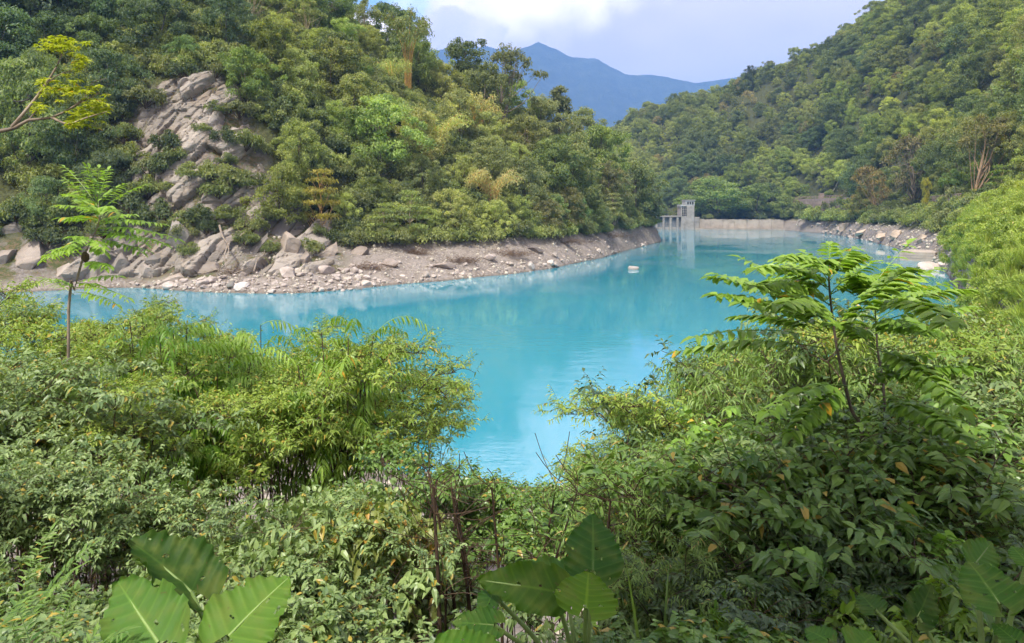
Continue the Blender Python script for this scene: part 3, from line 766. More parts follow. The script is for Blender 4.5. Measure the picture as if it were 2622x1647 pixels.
def instancer(name, points, protos, label, cat):
    """one uncountable mass of plants: points carry size and turn, geometry nodes set a plant on each"""
    pts = np.array([p[:3] for p in points], float); n = len(pts)
    me = bpy.data.meshes.new(name); me.vertices.add(n); me.vertices.foreach_set('co', pts.astype(np.float32).ravel())
    for nm, ty, val in (('size', 'FLOAT', np.array([p[3] for p in points])), ('turn', 'FLOAT_VECTOR', np.stack([RS.normal(0, .06, n), RS.normal(0, .06, n), RS.uniform(0, 6.28, n)], -1)), ('which', 'INT', np.array([p[4] for p in points]))):
        a = me.attributes.new(nm, ty, 'POINT')
        a.data.foreach_set('vector' if ty == 'FLOAT_VECTOR' else 'value', val.astype(np.int32 if ty == 'INT' else np.float32).ravel())
    lib = bpy.data.collections.new(name + '_kinds')
    for k, mesh in enumerate(protos):
        lib.objects.link(bpy.data.objects.new(f'{name}_{k:02d}_kind', mesh))
    ng = bpy.data.node_groups.new(name, 'GeometryNodeTree')
    ng.interface.new_socket('Geometry', in_out='INPUT', socket_type='NodeSocketGeometry')
    ng.interface.new_socket('Geometry', in_out='OUTPUT', socket_type='NodeSocketGeometry')
    gi, go = ng.nodes.new('NodeGroupInput'), ng.nodes.new('NodeGroupOutput')
    ci = ng.nodes.new('GeometryNodeCollectionInfo'); ci.inputs['Collection'].default_value = lib
    ci.inputs['Separate Children'].default_value = True; ci.inputs['Reset Children'].default_value = True
    ip = ng.nodes.new('GeometryNodeInstanceOnPoints'); ip.inputs['Pick Instance'].default_value = True
    def attr(nm, ty):
        a = ng.nodes.new('GeometryNodeInputNamedAttribute'); a.data_type = ty; a.inputs['Name'].default_value = nm
        return a.outputs['Attribute']
    L = ng.links.new
    L(gi.outputs[0], ip.inputs['Points']); L(ci.outputs[0], ip.inputs['Instance'])
    L(attr('which', 'INT'), ip.inputs['Instance Index']); L(attr('turn', 'FLOAT_VECTOR'), ip.inputs['Rotation']); L(attr('size', 'FLOAT'), ip.inputs['Scale'])
    L(ip.outputs[0], go.inputs[0])
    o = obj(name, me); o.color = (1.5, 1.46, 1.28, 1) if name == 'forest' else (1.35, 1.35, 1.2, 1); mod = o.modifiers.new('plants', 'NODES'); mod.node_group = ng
    return tag(o, label, cat, kind='stuff')
protos, pts = [], []
for k in MASS:
    for v in T[k][:2]:
        protos.append(v[0])
    for q in MASS[k]: pts.append((*q, len(protos) - 1 - int(RS.integers(min(2, len(T[k]))))))
instancer('forest', pts, protos, 'distant forest covering the upper part of the right hill', 'forest')

# undergrowth between the trunks on both hills
pts = [(x, y, z - .2, RS.uniform(.8, 1.5), int(RS.integers(4))) for x, y, z, px, py in sites(-150, 62, 84, 235, 12000, 4.6, 3, -170, 1690, True)]
pts += [(x, y, z - .2, RS.uniform(.8, 1.7), int(RS.integers(4))) for x, y, z, px, py in sites(20, 330, 110, 420, 6000, 5.2, 3, 1740, 2740)]
instancer('undergrowth', pts, [v[0] for v in T['bush']], 'low green undergrowth between the trees on both hillsides', 'undergrowth')
print('undergrowth', len(pts))
# ------------------------------------------------------------------ rocks
def rock_mesh(seed, mat, sub=3, cuts=11, lo=.55, hi=.92, rough=.03, strata=0.0):
    rs = np.random.default_rng(seed)
    bm = bmesh.new(); bmesh.ops.create_icosphere(bm, subdivisions=sub, radius=1.0)
    V = np.array([v.co[:] for v in bm.verts]); Fc = [[v.index for v in f.verts] for f in bm.faces]; bm.free()
    for n in rand_dirs(rs, cuts):
        d = rs.uniform(lo, hi); k = V @ n - d
        V = V - np.where(k[:, None] > 0, k[:, None], 0) * n
    V = V + norm(V) * ((fbm(V[:, 0] * 3 + seed, V[:, 1] * 3 + V[:, 2] * 2.3, 4)) * rough * 4)[:, None]
    if strata:
        s = np.floor(V[:, 2] * 7 + fbm(V[:, 0] * 2, V[:, 1] * 2, 2) * 2)
        V[:, :2] *= (1 + strata * (_T[(s.astype(int) * 7 + seed) & 255, 5] - .5))[:, None]
    g = Geo(); g.add(V, Fc)
    return g.mesh('rock', M[mat])
BOULDER = [rock_mesh(k, 'boulder', 3, 12, .5, .9, .02) for k in range(9)]
SLAB = [rock_mesh(40 + k, 'rock', 4, 16, .30, .72, .022, .10) for k in range(7)]

# the bare cliff: one broken face of leaning beds, cracked into slabs that stand proud or back
xs, zs = np.linspace(-56, -11, 230), np.linspace(-.5, 37, 190)
ys = np.linspace(74, 140, 500)
GY = ground(np.repeat(xs, 500), np.tile(ys, 230)).reshape(230, 500)
GY = np.maximum.accumulate(GY, axis=1) + np.linspace(0, .01, 500)[None]
YB = np.array([np.interp(zs, GY[k], ys) for k in range(230)])                  # depth of the slope at (x, z)
def blur(A, n):
    for _ in range(n):
        A = (A + np.roll(A, 1, 0) + np.roll(A, -1, 0)) / 3; A = (A + np.roll(A, 1, 1) + np.roll(A, -1, 1)) / 3
    return A
pad = np.pad(YB, 12, mode='edge'); YB = blur(pad, 6)[12:-12, 12:-12]
XX, ZZ = np.meshgrid(xs, zs, indexing='ij')
def cells(a, b, seed):
    """jittered cells: nearest and second nearest distance, the cell's own random numbers and the offset within it"""
    ia, ib = np.floor(a).astype(int), np.floor(b).astype(int)
    best = np.full(a.shape, 9.0); sec = best.copy(); r1 = np.zeros(a.shape); r2 = r1.copy(); da = r1.copy(); db = r1.copy()
    for i in (-1, 0, 1):
        for j in (-1, 0, 1):
            ka, kb = ia + i, ib + j
            fa = ka + _T[(ka * 3 + seed) & 255, kb & 255]; fb = kb + _T[kb & 255, (ka * 5 + seed * 7) & 255]
            d = np.hypot(a - fa, b - fb); n = d < best
            sec = np.where(n, best, np.minimum(sec, d)); best = np.where(n, d, best)
            r1 = np.where(n, _T[(ka + 31 * seed) & 255, (kb + 11) & 255], r1); r2 = np.where(n, _T[(ka + 77) & 255, (kb + 5 * seed) & 255], r2)
            da = np.where(n, a - fa, da); db = np.where(n, b - fb, db)
    return sec - best, r1, r2, da, db
ang = math.radians(58); zs_ = ZZ * 1.15
A_, B_ = XX * math.cos(ang) + zs_ * math.sin(ang), -XX * math.sin(ang) + zs_ * math.cos(ang)
wob = fbm(XX / 5, ZZ / 5, 3) * 1.6
e1_, o1, t1, da, db = cells((A_ + wob) / 7.5, (B_ + wob) / 2.6, 3)
e2_, o2, t2, da2, db2 = cells((A_ + wob) / 2.4 + 9, (B_ - wob) / .95, 5)
disp = (o1 - .35) * 2.6 + da * (t1 - .5) * 2.0 + db * (t1 - .2) * 1.2 + (o2 - .5) * .8 - .9 * np.exp(-e1_ / .05) - .35 * np.exp(-e2_ / .07) + fbm(XX / 1.2, ZZ / 1.2, 3) * .5
PXc, PYc = CX + F * XX / YB, HY - F * (ZZ - EYE) / YB
mask = np.array([[1.0 if inside(CLIFF, PXc[i, j], PYc[i, j]) else 0.0 for j in range(190)] for i in range(230)])
mask = blur(np.pad(mask, 12, mode='edge'), 5)[12:-12, 12:-12]
mask = np.clip(mask * 1.25 + fbm(XX / 5 + 5, ZZ / 5, 3) * 1.8 * (1 - .8 * np.clip((PXc - 430) / 40, 0, 1) * np.clip((560 - PXc) / 40, 0, 1) * np.clip((420 - PYc) / 40, 0, 1)) - .17, 0, 1)
out_ = -1.7 + mask * (2.1 + disp)
g = Geo(); i = (np.arange(229)[:, None] * 190 + np.arange(189)[None]).ravel()
g.add(np.stack([XX, YB - out_ * .85, ZZ + out_ * .35], -1).reshape(-1, 3), None, np.stack([i, i + 190, i + 191, i + 1], -1)[((mask > .02) & (PXc < 900) & (PYc > 175))[:-1, :-1].ravel()], np.clip(o1 * .55 + t2 * .35 + .1, 0, 1).ravel())
tag(obj('cliff', g.mesh('cliff', M['cliff_rock'])), kind='structure')
# foot of the cliff: tilted slabs of the bare cliff: column, row, width, height (photo pixels), roll, distance pull, shade
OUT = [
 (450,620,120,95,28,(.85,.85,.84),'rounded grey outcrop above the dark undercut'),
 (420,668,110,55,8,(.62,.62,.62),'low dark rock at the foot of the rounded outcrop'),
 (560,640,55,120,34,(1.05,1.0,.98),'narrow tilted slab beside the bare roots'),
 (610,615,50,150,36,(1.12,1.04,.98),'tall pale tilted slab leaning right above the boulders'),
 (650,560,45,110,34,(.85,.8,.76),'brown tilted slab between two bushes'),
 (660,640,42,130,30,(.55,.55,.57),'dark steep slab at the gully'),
 (720,590,50,190,24,(.48,.49,.52),'tall dark rock wall of the gully'),
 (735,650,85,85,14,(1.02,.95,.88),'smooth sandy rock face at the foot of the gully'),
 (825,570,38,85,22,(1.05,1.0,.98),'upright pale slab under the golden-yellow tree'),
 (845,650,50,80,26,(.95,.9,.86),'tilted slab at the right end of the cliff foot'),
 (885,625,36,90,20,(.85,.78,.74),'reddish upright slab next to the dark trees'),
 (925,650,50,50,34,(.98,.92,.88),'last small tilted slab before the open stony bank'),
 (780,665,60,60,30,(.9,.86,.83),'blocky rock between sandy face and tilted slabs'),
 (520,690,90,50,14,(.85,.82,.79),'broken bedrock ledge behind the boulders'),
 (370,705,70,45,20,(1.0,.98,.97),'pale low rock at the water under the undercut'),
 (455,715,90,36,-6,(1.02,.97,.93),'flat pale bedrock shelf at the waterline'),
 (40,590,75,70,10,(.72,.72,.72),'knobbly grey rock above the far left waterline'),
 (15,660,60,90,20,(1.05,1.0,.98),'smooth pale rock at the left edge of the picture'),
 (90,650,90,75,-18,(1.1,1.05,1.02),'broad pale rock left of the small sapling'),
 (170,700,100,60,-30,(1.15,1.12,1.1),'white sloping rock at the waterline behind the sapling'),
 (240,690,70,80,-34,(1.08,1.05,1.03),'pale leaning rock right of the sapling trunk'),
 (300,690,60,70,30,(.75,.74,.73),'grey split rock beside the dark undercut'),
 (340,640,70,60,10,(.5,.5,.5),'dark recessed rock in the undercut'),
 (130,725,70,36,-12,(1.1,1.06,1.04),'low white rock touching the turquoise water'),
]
for n, (px, py, w, h, roll, col, lab) in enumerate(OUT):
    p = hit(px, py, 60, 160); k = p[1] / F
    W, H = w * k, h * k
    th = min(W, H) * .55
    # local x: width, local z: height along the rock, local y: thickness into the slope
    rot = (Matrix.Rotation(math.radians(RS.normal(0, 12)), 3, 'Z') @ Matrix.Rotation(math.radians(-26), 3, 'X') @ Matrix.Rotation(math.radians(roll), 3, 'Y')).to_euler()
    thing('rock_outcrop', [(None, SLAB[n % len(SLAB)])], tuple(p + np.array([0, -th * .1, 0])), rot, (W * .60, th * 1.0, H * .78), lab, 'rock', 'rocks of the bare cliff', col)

def boulder(px, py, w, label, group=None, col=(1,1,1), flat=.62, var=None, d=None, turn=None, lift=.25, name='boulder'):
    p = hit(px, py, 40, 400) if d is None else at(px, py, d)
    s = w * p[1] / F * .56
    return thing(name, [(None, BOULDER[int(RS.integers(len(BOULDER))) if var is None else var])], (p[0], p[1], p[2] + s * flat * lift),
                 (RS.normal(0, .15), RS.normal(0, .15), RS.uniform(0, 6.28) if turn is None else turn), (s, s * RS.uniform(.75, 1.1), s * flat), label, 'boulder', group, col)
# boulders one can name
boulder(1622, 690, 33, 'lone white boulder standing in the water off the point', col=(1.05,1.02,.98), flat=.62, lift=.1, var=4)
boulder(1360, 690, 17, 'upright white block at the edge of the water', col=(1.5,1.48,1.45), flat=1.4, lift=.5, var=2)
boulder(1410, 681, 17, 'white angular block right of the upright one at the water edge', col=(1.5,1.48,1.45), flat=1.0, lift=.5, var=3)
boulder(1394, 679, 13, 'small white stone between the two white blocks', col=(1.4,1.38,1.35), flat=.8)
boulder(1138, 684, 56, 'large flat-topped slab lying alone on the stony bank', col=(.95,.86,.8), flat=.34, var=4, turn=.2)
boulder(1252, 664, 38, 'long pale boulder half buried in the upper bank', col=(1.1,1.02,.97), flat=.45)
boulder(1000, 678, 42, 'big round-backed boulder on the bank, left of the flat slab', col=(1.0,.92,.86), flat=.6)
boulder(590, 738, 32, 'dark grey boulder next to the white one at the waterline', col=(.5,.52,.5), flat=.8, var=5)
boulder(621, 740, 40, 'whitest boulder at the waterline below the cliff', col=(1.55,1.57,1.55), flat=.66, var=6)
boulder(735, 708, 48, 'biggest boulder in the heap, above the waterline', col=(1.15,1.08,1.03), flat=.7, var=7)
boulder(835, 700, 46, 'large block at the right side of the boulder heap', col=(1.1,1.02,.97), flat=.62, var=0)
boulder(1370, 645, 40, 'dark driftwood-coloured slab tilted on the upper bank', col=(.5,.46,.44), flat=.35)
# the heap below the cliff
hp = []
tries = 0
while len(hp) < 150 and tries < 4000:
    tries += 1
    px = RS.uniform(340, 960); lo = np.interp(px, (400, 560, 700, 960), (728, 712, 690, 680)); py = RS.uniform(lo, np.interp(px, (330, 450, 600, 760, 900, 960), (730, 740, 748, 750, 746, 738)))
    w = RS.choice((9, 12, 16, 22, 30, 38), p=(.2, .26, .24, .16, .09, .05))
    if any((px - a) ** 2 + ((py - b) * 1.7) ** 2 < ((w + c) * .36) ** 2 for a, b, c in hp): continue
    hp.append((px, py, w))
for px, py, w in hp:
    v = RS.uniform(.95, 1.4)
    big = w >= 22
    boulder(px, py, w, 'large pale boulder in the heap below the cliff' if big else 'small pale stone in the heap below the cliff', 'large boulders in the heap below the cliff' if big else 'small stones in the heap below the cliff', (v, v * .95, v * .91), RS.uniform(.5, .8), name='boulder' if big else 'stone')
# loose stones along the long bank
for k in range(130):
    px = RS.uniform(940, 1660)
    edge = np.interp(px, (900, 1000, 1200, 1400, 1550, 1640), (742, 728, 713, 688, 658, 632)); py = edge - abs(RS.normal(6, 14)) - 2
    w = RS.choice((6, 8, 11, 15, 20), p=(.3, .3, .22, .12, .06)) * np.interp(px, (940, 1660), (1.15, .7))
    v = RS.uniform(.95, 1.45)
    boulder(px, py, w, 'pale stone scattered along the brown bank', 'stones scattered along the brown bank', (v, v * .95, v * .9), RS.uniform(.5, .8), name='stone')
# right shore: bedrock and stones
RO = [(2165,584,80,16,-8),(2215,594,70,20,-10),(2262,606,70,22,8),(2300,600,60,30,-16),(2330,625,70,20,6),(2365,612,60,26,-12),(2322,566,34,34,20),(2420,646,46,26,-18)]
for n, (px, py, w, h, roll) in enumerate(RO):
    p = hit(px, py, 60, 330); k = p[1] / F; v = RS.uniform(.95, 1.25)
    thing('bedrock', [(None, SLAB[(n * 3) % len(SLAB)])], tuple(p + np.array([0, h * k * .2, -.1])), (math.radians(-30), math.radians(roll), RS.normal(0, .3)), (w * k * .5, h * k * 1.0, h * k * .8), 'pinkish bedrock hump on the bare right shore', 'rock', 'bedrock humps on the bare right shore', (v * 1.3, v * 1.18, v * 1.06))
boulder(2385, 690, 60, 'broad white rock at the water below the concrete block', col=(1.35,1.28,1.22), flat=.4)
boulder(2420, 680, 40, 'white rock partly hidden by the right grassy slope', col=(1.3,1.24,1.2), flat=.5)
for k in range(50):
    px = RS.uniform(2080, 2430); edge = np.interp(px, (2005, 2130, 2250, 2300, 2430), (590, 602, 626, 640, 690)); py = edge - abs(RS.normal(8, 12)) - 2
    v = RS.uniform(.9, 1.3)
    boulder(px, py, RS.choice((7, 10, 14)), 'small pale stone on the bare right shore', 'small stones on the bare right shore', (v, v * .94, v * .88), RS.uniform(.5, .8), name='stone')
# gravel: thousands of small stones on the banks and on the near beach
small = [rock_mesh(70 + k, 'boulder', 1, 6, .6, .95, .0) for k in range(4)]
pts = []
for k in range(2600):
    px = RS.uniform(300, 1670)
    edge = np.interp(px, (300, 450, 600, 900, 1000, 1200, 1400, 1550, 1640), (733, 742, 750, 745, 728, 715, 690, 660, 632)); top = np.interp(px, (300, 600, 960, 1640), (30, 50, 60, 35))
    py = edge - RS.uniform(0, 1) ** 1.5 * top
    d = 10 * F / (edge - HY) * 1.0
    dd = 9.3 * F / (py - HY)
    x = (px - CX) / F * dd
    pts.append((x, dd, 0, RS.choice((.07, .12, .2, .32), p=(.35, .35, .22, .08)), int(RS.integers(4))))
for k in range(1800):
    px = RS.uniform(2020, 2440); edge = np.interp(px, (2005, 2130, 2250, 2300, 2430), (590, 602, 626, 640, 690)); py = edge - RS.uniform(0, 1) * 40
    dd = 8.8 * F / max(8, (py - HY)); dd = min(dd, 300)
    pts.append(((px - CX) / F * dd, dd, 0, RS.choice((.12, .22, .4), p=(.4, .4, .2)), int(RS.integers(4))))
for k in range(5200):
    x = RS.uniform(-34, 26); y = np.interp(x, SX, SY) * RS.uniform(.55, 1.0)
    pts.append((x, y, 0, RS.choice((.04, .07, .11, .2), p=(.35, .35, .22, .08)), int(RS.integers(4))))
zz_ = ground(np.array([p[0] for p in pts]), np.array([p[1] for p in pts]))
pts = [(p[0], p[1], z + p[3] * .2, p[3], p[4]) for p, z in zip(pts, zz_) if z > -.15]
instancer('gravel', pts, small, 'pale gravel and pebbles covering the lake banks', 'gravel')
# bare roots and driftwood at the cliff foot
def driftwood(pxy, d, r, label):
    g = Geo(); c = np.array([at(a, b, d + e) for a, b, e in pxy])
    tube(g, spline(c, 14), np.linspace(r, r * .35, len(spline(c, 14))), 5)
    base = c[0].copy(); g.v = [v - base for v in g.v]
    thing('driftwood', [(None, g.mesh('driftwood', M['pale_bark'], True))], tuple(base), label=label, cat='driftwood')
driftwood([(562,578,6),(570,605,4),(585,630,1.5),(583,660,0)], 84, .16, 'pale bare root hanging down between the tilted slabs')
driftwood([(585,625,2),(575,655,0),(580,690,-1)], 84, .12, 'thin bleached branch hanging beside the bare root')
driftwood([(600,700,-1),(625,690,0),(645,680,1)], 82, .10, 'bleached stick arching over the boulders')
driftwood([(650,695,-1),(660,665,0),(675,652,1),(678,640,2)], 84, .12, 'forked dead branch standing up from the boulders')
driftwood([(520,700,0),(560,690,1),(600,695,1)], 82, .09, 'long bleached stick lying above the flat shelf')
def brush(px, py, w, h, n, label, seed):
    rs = np.random.default_rng(seed); p = hit(px, py, 60, 200); k = p[1] / F; g = Geo()
    for i in range(n):
        a = rs.uniform(0, 6.28); c = rs.normal(0, .4, 3) * np.array([w * k, 1.5, h * k]) * np.array([1, 1, .4]); L = rs.uniform(.4, 1.2)
        v = np.array([math.cos(a), math.sin(a) * .6, rs.uniform(.1, .9)]) * L
        tube(g, spline([c, c + v * .5 + rs.normal(0, .1, 3), c + v], 4), .022, 3)
    thing('brushwood', [(None, g.mesh('brushwood', M['pale_bark']))], tuple(p), label=label, cat='brushwood', color=(.62,.53,.48))['kind'] = 'stuff'
brush(600, 700, 60, 30, 160, 'tangle of bleached twigs below the tilted slabs', 1)
brush(1060, 650, 70, 22, 330, 'grey dead twigs along the upper bank left of the flat slab', 2)
brush(1180, 672, 60, 20, 300, 'brown dead twigs just right of the flat slab', 3)
brush(1300, 655, 90, 24, 420, 'wide mat of dead twigs in the middle of the bank', 4)
brush(1440, 622, 90, 24, 420, 'mat of dead grey twigs under the trees near the point', 5)
brush(1560, 606, 80, 24, 340, 'dead grey twigs at the end of the point', 6)
brush(940, 690, 60, 24, 280, 'dead brown twigs behind the boulder heap', 7)
# bushes that cling to the cliff
CB = [(330,300,'dark',1.3),(385,270,'olive',1.6),(360,250,'dark',1.2),(440,385,'dark',1.5),(470,410,'mid',1.1),(435,440,'dark',1.6),(400,450,'olive',1.4),(350,420,'mid',1.6),(390,500,'mid',1.5),(430,490,'light',1.1),(350,540,'dark',1.7),(420,560,'dark',1.4),(480,575,'mid',1.2),(520,560,'dark',1.2),(500,455,'mid',1.3),(560,455,'light',1.5),(600,470,'light',1.6),(640,480,'mid',1.5),(570,500,'mid',1.3),(540,590,'dark',1.0),(590,560,'mid',1.2),(650,590,'light',1.3),(680,560,'light',1.4),(640,620,'mid',1.1),(700,640,'mid',.8),(800,640,'light',1.1),(815,600,'mid',1.0),(500,650,'mid',.9),(480,610,'olive',1.1),(440,590,'olive',.9),(380,580,'dark',1.5),(320,590,'dark',1.6),(280,600,'mid',1.5),(330,360,'mid',1.4),(310,450,'dark',1.8),(560,290,'mid',1.0),(585,370,'dark',1.3),(620,300,'olive',1.4),(640,380,'mid',1.5),(530,340,'mid',.8),(140,620,'dark',1.4),(60,560,'dark',1.5),(200,630,'dark',1.3),(480,200,'dark',1.4),(560,200,'olive',1.3),(860,620,'dark',1.2),(900,600,'dark',1.5),(590,420,'mid',.9)]
for n, (px, py, l, s) in enumerate(CB):
    p = hit(px, py, 60, 200)
    where = 'high on the bare cliff' if py < 400 else 'half way up the bare cliff' if py < 560 else 'among the rocks at the cliff foot'
    c = {'dark': 'dark green', 'mid': 'mid-green', 'olive': 'olive', 'light': 'bright green'}[l]
    plant('bush', p[0], p[1] - 1.3, f'{c} bush clinging to ledges {where}', f'bushes {where}', s * .86, (1.05, 1.05, .95), ('mid', 'olive', 'light', 'dark').index(l), z=p[2])
for k in range(9):
    px = 2036 + k * 20; d = 321 - k * 7.8; x = (px - CX) / F * d
    plant('bush', x, d - 5, 'round shrub right in front of the far block retaining wall', 'shrubs in front of the far block retaining wall', RS.uniform(1.7, 2.4), (1.15, 1.2, .9), int(RS.integers(3)))
# shrubs along the right shore
for px in np.arange(2030, 2420, 11):
    py = np.interp(px, (2005, 2100, 2250, 2400), (556, 562, 556, 575)) + RS.normal(0, 7)
    p = hit(px, py, 60, 330); s = RS.uniform(1.0, 1.9) * p[1] / 210
    plant('bush', p[0], p[1], 'rounded green shrub on the right shore below the road wall', 'shrubs below the road wall', s, tuple(np.array((1.2, 1.25, .9)) * RS.uniform(.8, 1.15)), int(RS.integers(3)), z=p[2])
for px in np.arange(1775, 2030, 10):
    p = hit(px, np.interp(px, (1775, 2030), (554, 556)) + RS.normal(0, 4), 60, 345)
    plant('bush', p[0], p[1] + 1.5, 'green shrub in the row above the low lakeside wall', 'shrubs above the low lakeside wall', RS.uniform(1.3, 2.2), tuple(np.array((1.15, 1.2, .95)) * RS.uniform(.85, 1.15)), int(RS.integers(4)))

# ------------------------------------------------------------------ dam, walls, concrete block, fence
def k_at(d): return d / F
d = 322.0; k = d / F
X_ = lambda px: (px - CX) * k
Zz = lambda py: EYE + (HY - py) * k
def mk(fn, mat, name='part'):
    g = Geo(); fn(g); return g.mesh(name, M[mat])
dam_parts = []
x0, x1 = X_(1655), X_(1757)
dam_parts.append(('sill', mk(lambda g: box(g, (x0, d - .6, -4), (X_(1757) - .02, d + 6, 1.3)), 'concrete')))
edges = np.linspace(1662, 1751, 6)
for n, px in enumerate(edges):
    dam_parts.append(('pier', mk(lambda g: box(g, (X_(px) - .55, d - 1.6, -3), (X_(px) + .55, d + 6.2, Zz(556)), bevel=.12), 'concrete')))
def gate(n):
    a, b = X_(edges[n]) + .56, X_(edges[n + 1]) - .56
    gate_m = mk(lambda g: [box(g, (a, d - .3, 1.31), (b, d - .1, Zz(560)))], 'steel')
    ribs = [('rib', mk(lambda g: box(g, (a + .02, d - .5, z), (b - .02, d - .302, z + .14)), 'steel')) for z in np.linspace(1.6, Zz(562), 4)]
    ribs += [('rib', mk(lambda g: box(g, (x - .07, d - .56, 1.35), (x + .07, d - .505, Zz(561))), 'steel')) for x in np.linspace(a + .5, b - .5, 3)]
    return ('gate', gate_m, ribs)
for n in range(5): dam_parts.append(gate(n))
dam_parts.append(('deck', mk(lambda g: box(g, (x0, d - 1.8, Zz(556) + .003), (X_(1742) - .01, d + 6.4, Zz(552.5))), 'concrete')))
tower = mk(lambda g: box(g, (X_(1742), d - 1.5, -3), (X_(1776), d + 6, Zz(528)), bevel=.1), 'concrete')
tw = []
for r in range(6):
    for c in range(3):
        xa, za = X_(1744.5 + c * 4.3), Zz(553 - r * 4.3)
        tw.append(('window', mk(lambda g: box(g, (xa, d - 1.62, za), (xa + .52, d - 1.503, za + .52)), 'dark')))
dam_parts.append(('tower', tower, tw))
house = mk(lambda g: box(g, (X_(1753), d - 1.3, Zz(528) + .003), (X_(1777), d + 5, Zz(514)), bevel=.05), 'white_paint')
hw = [('window', mk(lambda g: box(g, (X_(1758 + c * 6), d - 1.42, Zz(523.5)), (X_(1761.6 + c * 6), d - 1.303, Zz(517))), 'dark')) for c in range(3)]
hw.append(('roof', mk(lambda g: box(g, (X_(1752), d - 1.6, Zz(514) + .003), (X_(1778), d + 5.3, Zz(512))), 'concrete')))
hw.append(('ledge', mk(lambda g: box(g, (X_(1740), d - 1.9, Zz(528.5)), (X_(1752.9), d + 5, Zz(524))), 'white_paint')))
dam_parts.append(('gatehouse', house, hw))
dam_parts.append(('abutment', mk(lambda g: box(g, (X_(1776) + .01, d - 1.0, -3), (X_(1790), d + 5, Zz(556)), bevel=.1), 'concrete')))
thing('dam', dam_parts, label='concrete dam with steel gates and a small white gatehouse', cat='dam')

# low lakeside wall, in concrete panels, with its footing
wp = []
pxs = np.linspace(1791, 2007, 7)
def wall_panels(pa, pb, da, db, z0, z1, n, thick, gap=.05, batter=.5, name='panel', jag=0.0, seed=0):
    rs = np.random.default_rng(seed); out = []
    A, B = np.array([(pa - CX) / F * da, da]), np.array([(pb - CX) / F * db, db]); dr = norm(B - A); nn = np.array([-dr[1], dr[0]])
    if nn[1] < 0: nn = -nn
    Ltot = np.linalg.norm(B - A)
    for i in range(n):
        s0, s1 = Ltot * i / n + gap, Ltot * (i + 1) / n - gap
        g = Geo(); ss = np.linspace(s0, s1, 7)
        tops = z1 + rs.uniform(-jag, jag * .3, 7)
        off = rs.normal(0, .03)
        vs = []
        for s, t in zip(ss, tops):
            q = A + dr * s
            vs += [(*(q + nn * off), z0), (*(q + nn * (batter + off)), t), (*(q + nn * (batter + thick)), t - .01), (*(q + nn * (batter + thick)), z0)]
        q = [(4*j+a, 4*j+(a+1) % 4, 4*j+4+(a+1) % 4, 4*j+4+a) for j in range(6) for a in range(4)] + [(0,1,2,3), (24,27,26,25)]
        g.add(vs, None, q); out.append((name, g.mesh(name, M['concrete'])))
    return out
wp = wall_panels(1791, 2007, 321.5, 311, .6, 5.0, 7, 1.2, .04, .5, 'panel', .25, 4)
wp += wall_panels(1780, 2010, 320.4, 309.6, -2, .75, 1, 1.2, 0, .02, 'footing', 0, 5)
thing('retaining_wall', wp, label='low pale concrete wall of broad panels along the far lakeside', cat='wall', color=(1.12,1.05,.97))
def stone_wall(pa, pb, da, db, z0, z1, label, rows=5, n=16, rail=True, seed=0):
    parts = []
    for r in range(rows):
        za, zb = z0 + (z1 - z0) * r / rows + .02, z0 + (z1 - z0) * (r + 1) / rows - .02
        parts += wall_panels(pa, pb, da, db, za, zb, n + r % 2, .8, .03, .12 + 0 * r, 'stone', 0, seed + r)
    if rail:
        A, B = at(pa, HY, da), at(pb, HY, db)
        m_ = 22
        for i in range(m_):
            q = A + (B - A) * (i + .5) / m_; q[2] = z1
            parts.append(('railing_post', mk(lambda g: box(g, (q[0] - .08, q[1] + .4, z1 - .05), (q[0] + .08, q[1] + .56, z1 + 1.1)), 'concrete')))
        for zz in (.5, 1.0):
            g = Geo(); a_, b_ = A.copy(), B.copy(); a_[2] = b_[2] = z1 + zz; a_[1] += .36; b_[1] += .36
            tube(g, [a_, (a_ + b_) / 2, b_], .07, 5); parts.append(('rail', g.mesh('rail', M['concrete'])))
    return thing('retaining_wall', parts, label=label, cat='wall', color=(1.15,.95,.86))
stone_wall(2036, 2196, 321, 259, 8.0, 14.6, 'brownish block retaining wall with a railing beside the far road', seed=20)
stone_wall(2380, 2466, 187, 148, 8.0, 12.4, 'shorter block retaining wall behind the vine-wrapped trunk', 4, 10, True, 40)
g = Geo(); q = at(2105, 506, 300); box(g, (q[0] - 1.0, q[1], 12), (q[0] + 1.0, q[1] + 1.2, 17.0), bevel=.1)
thing('gate_pillar', [(None, g.mesh('pillar', M['concrete']))], label='small square concrete pillar above the far road wall', cat='pillar', color=(.95,.8,.72))
# concrete block standing in the shallows
a = at(2348, 668, 128)
bw = [('body', mk(lambda g: box(g, (-3.0, 0, -3), (3.0, 9, 1.75), bevel=.06), 'concrete'))]
bw += [('formwork_line', mk(lambda g: box(g, (-2.9, -.03, z), (2.9, -.003, z + .035)), 'steel')) for z in (.5, 1.0)]
thing('concrete_block', bw, (a[0], 128, 0), (0, 0, math.radians(-44)), label='square concrete block standing in the shallows by the right shore', cat='concrete block', color=(1.3,1.2,1.1))
# green wire fence beside the road
fp = []
A, B = at(2578, 520, 135), at(2622, 520, 128)
for i in range(6):
    q = A + (B - A) * i / 5; gz = g1(q[0], q[1])
    g = Geo(); tube(g, [(q[0], q[1], gz - .3), (q[0], q[1], gz + 1.2), (q[0], q[1], gz + 2.4)], .07, 5); fp.append(('post', g.mesh('post', M['green_paint'])))
for h_ in (.4, 1.0, 1.6, 2.2):
    g = Geo(); c = [(A + (B - A) * t) for t in np.linspace(0, 1, 6)]
    tube(g, [(q[0], q[1], g1(q[0], q[1]) + h_) for q in c], .035, 4); fp.append(('wire', g.mesh('wire', M['green_paint'])))
thing('fence', fp, label='green post and wire fence at the right edge by the road', cat='fence')
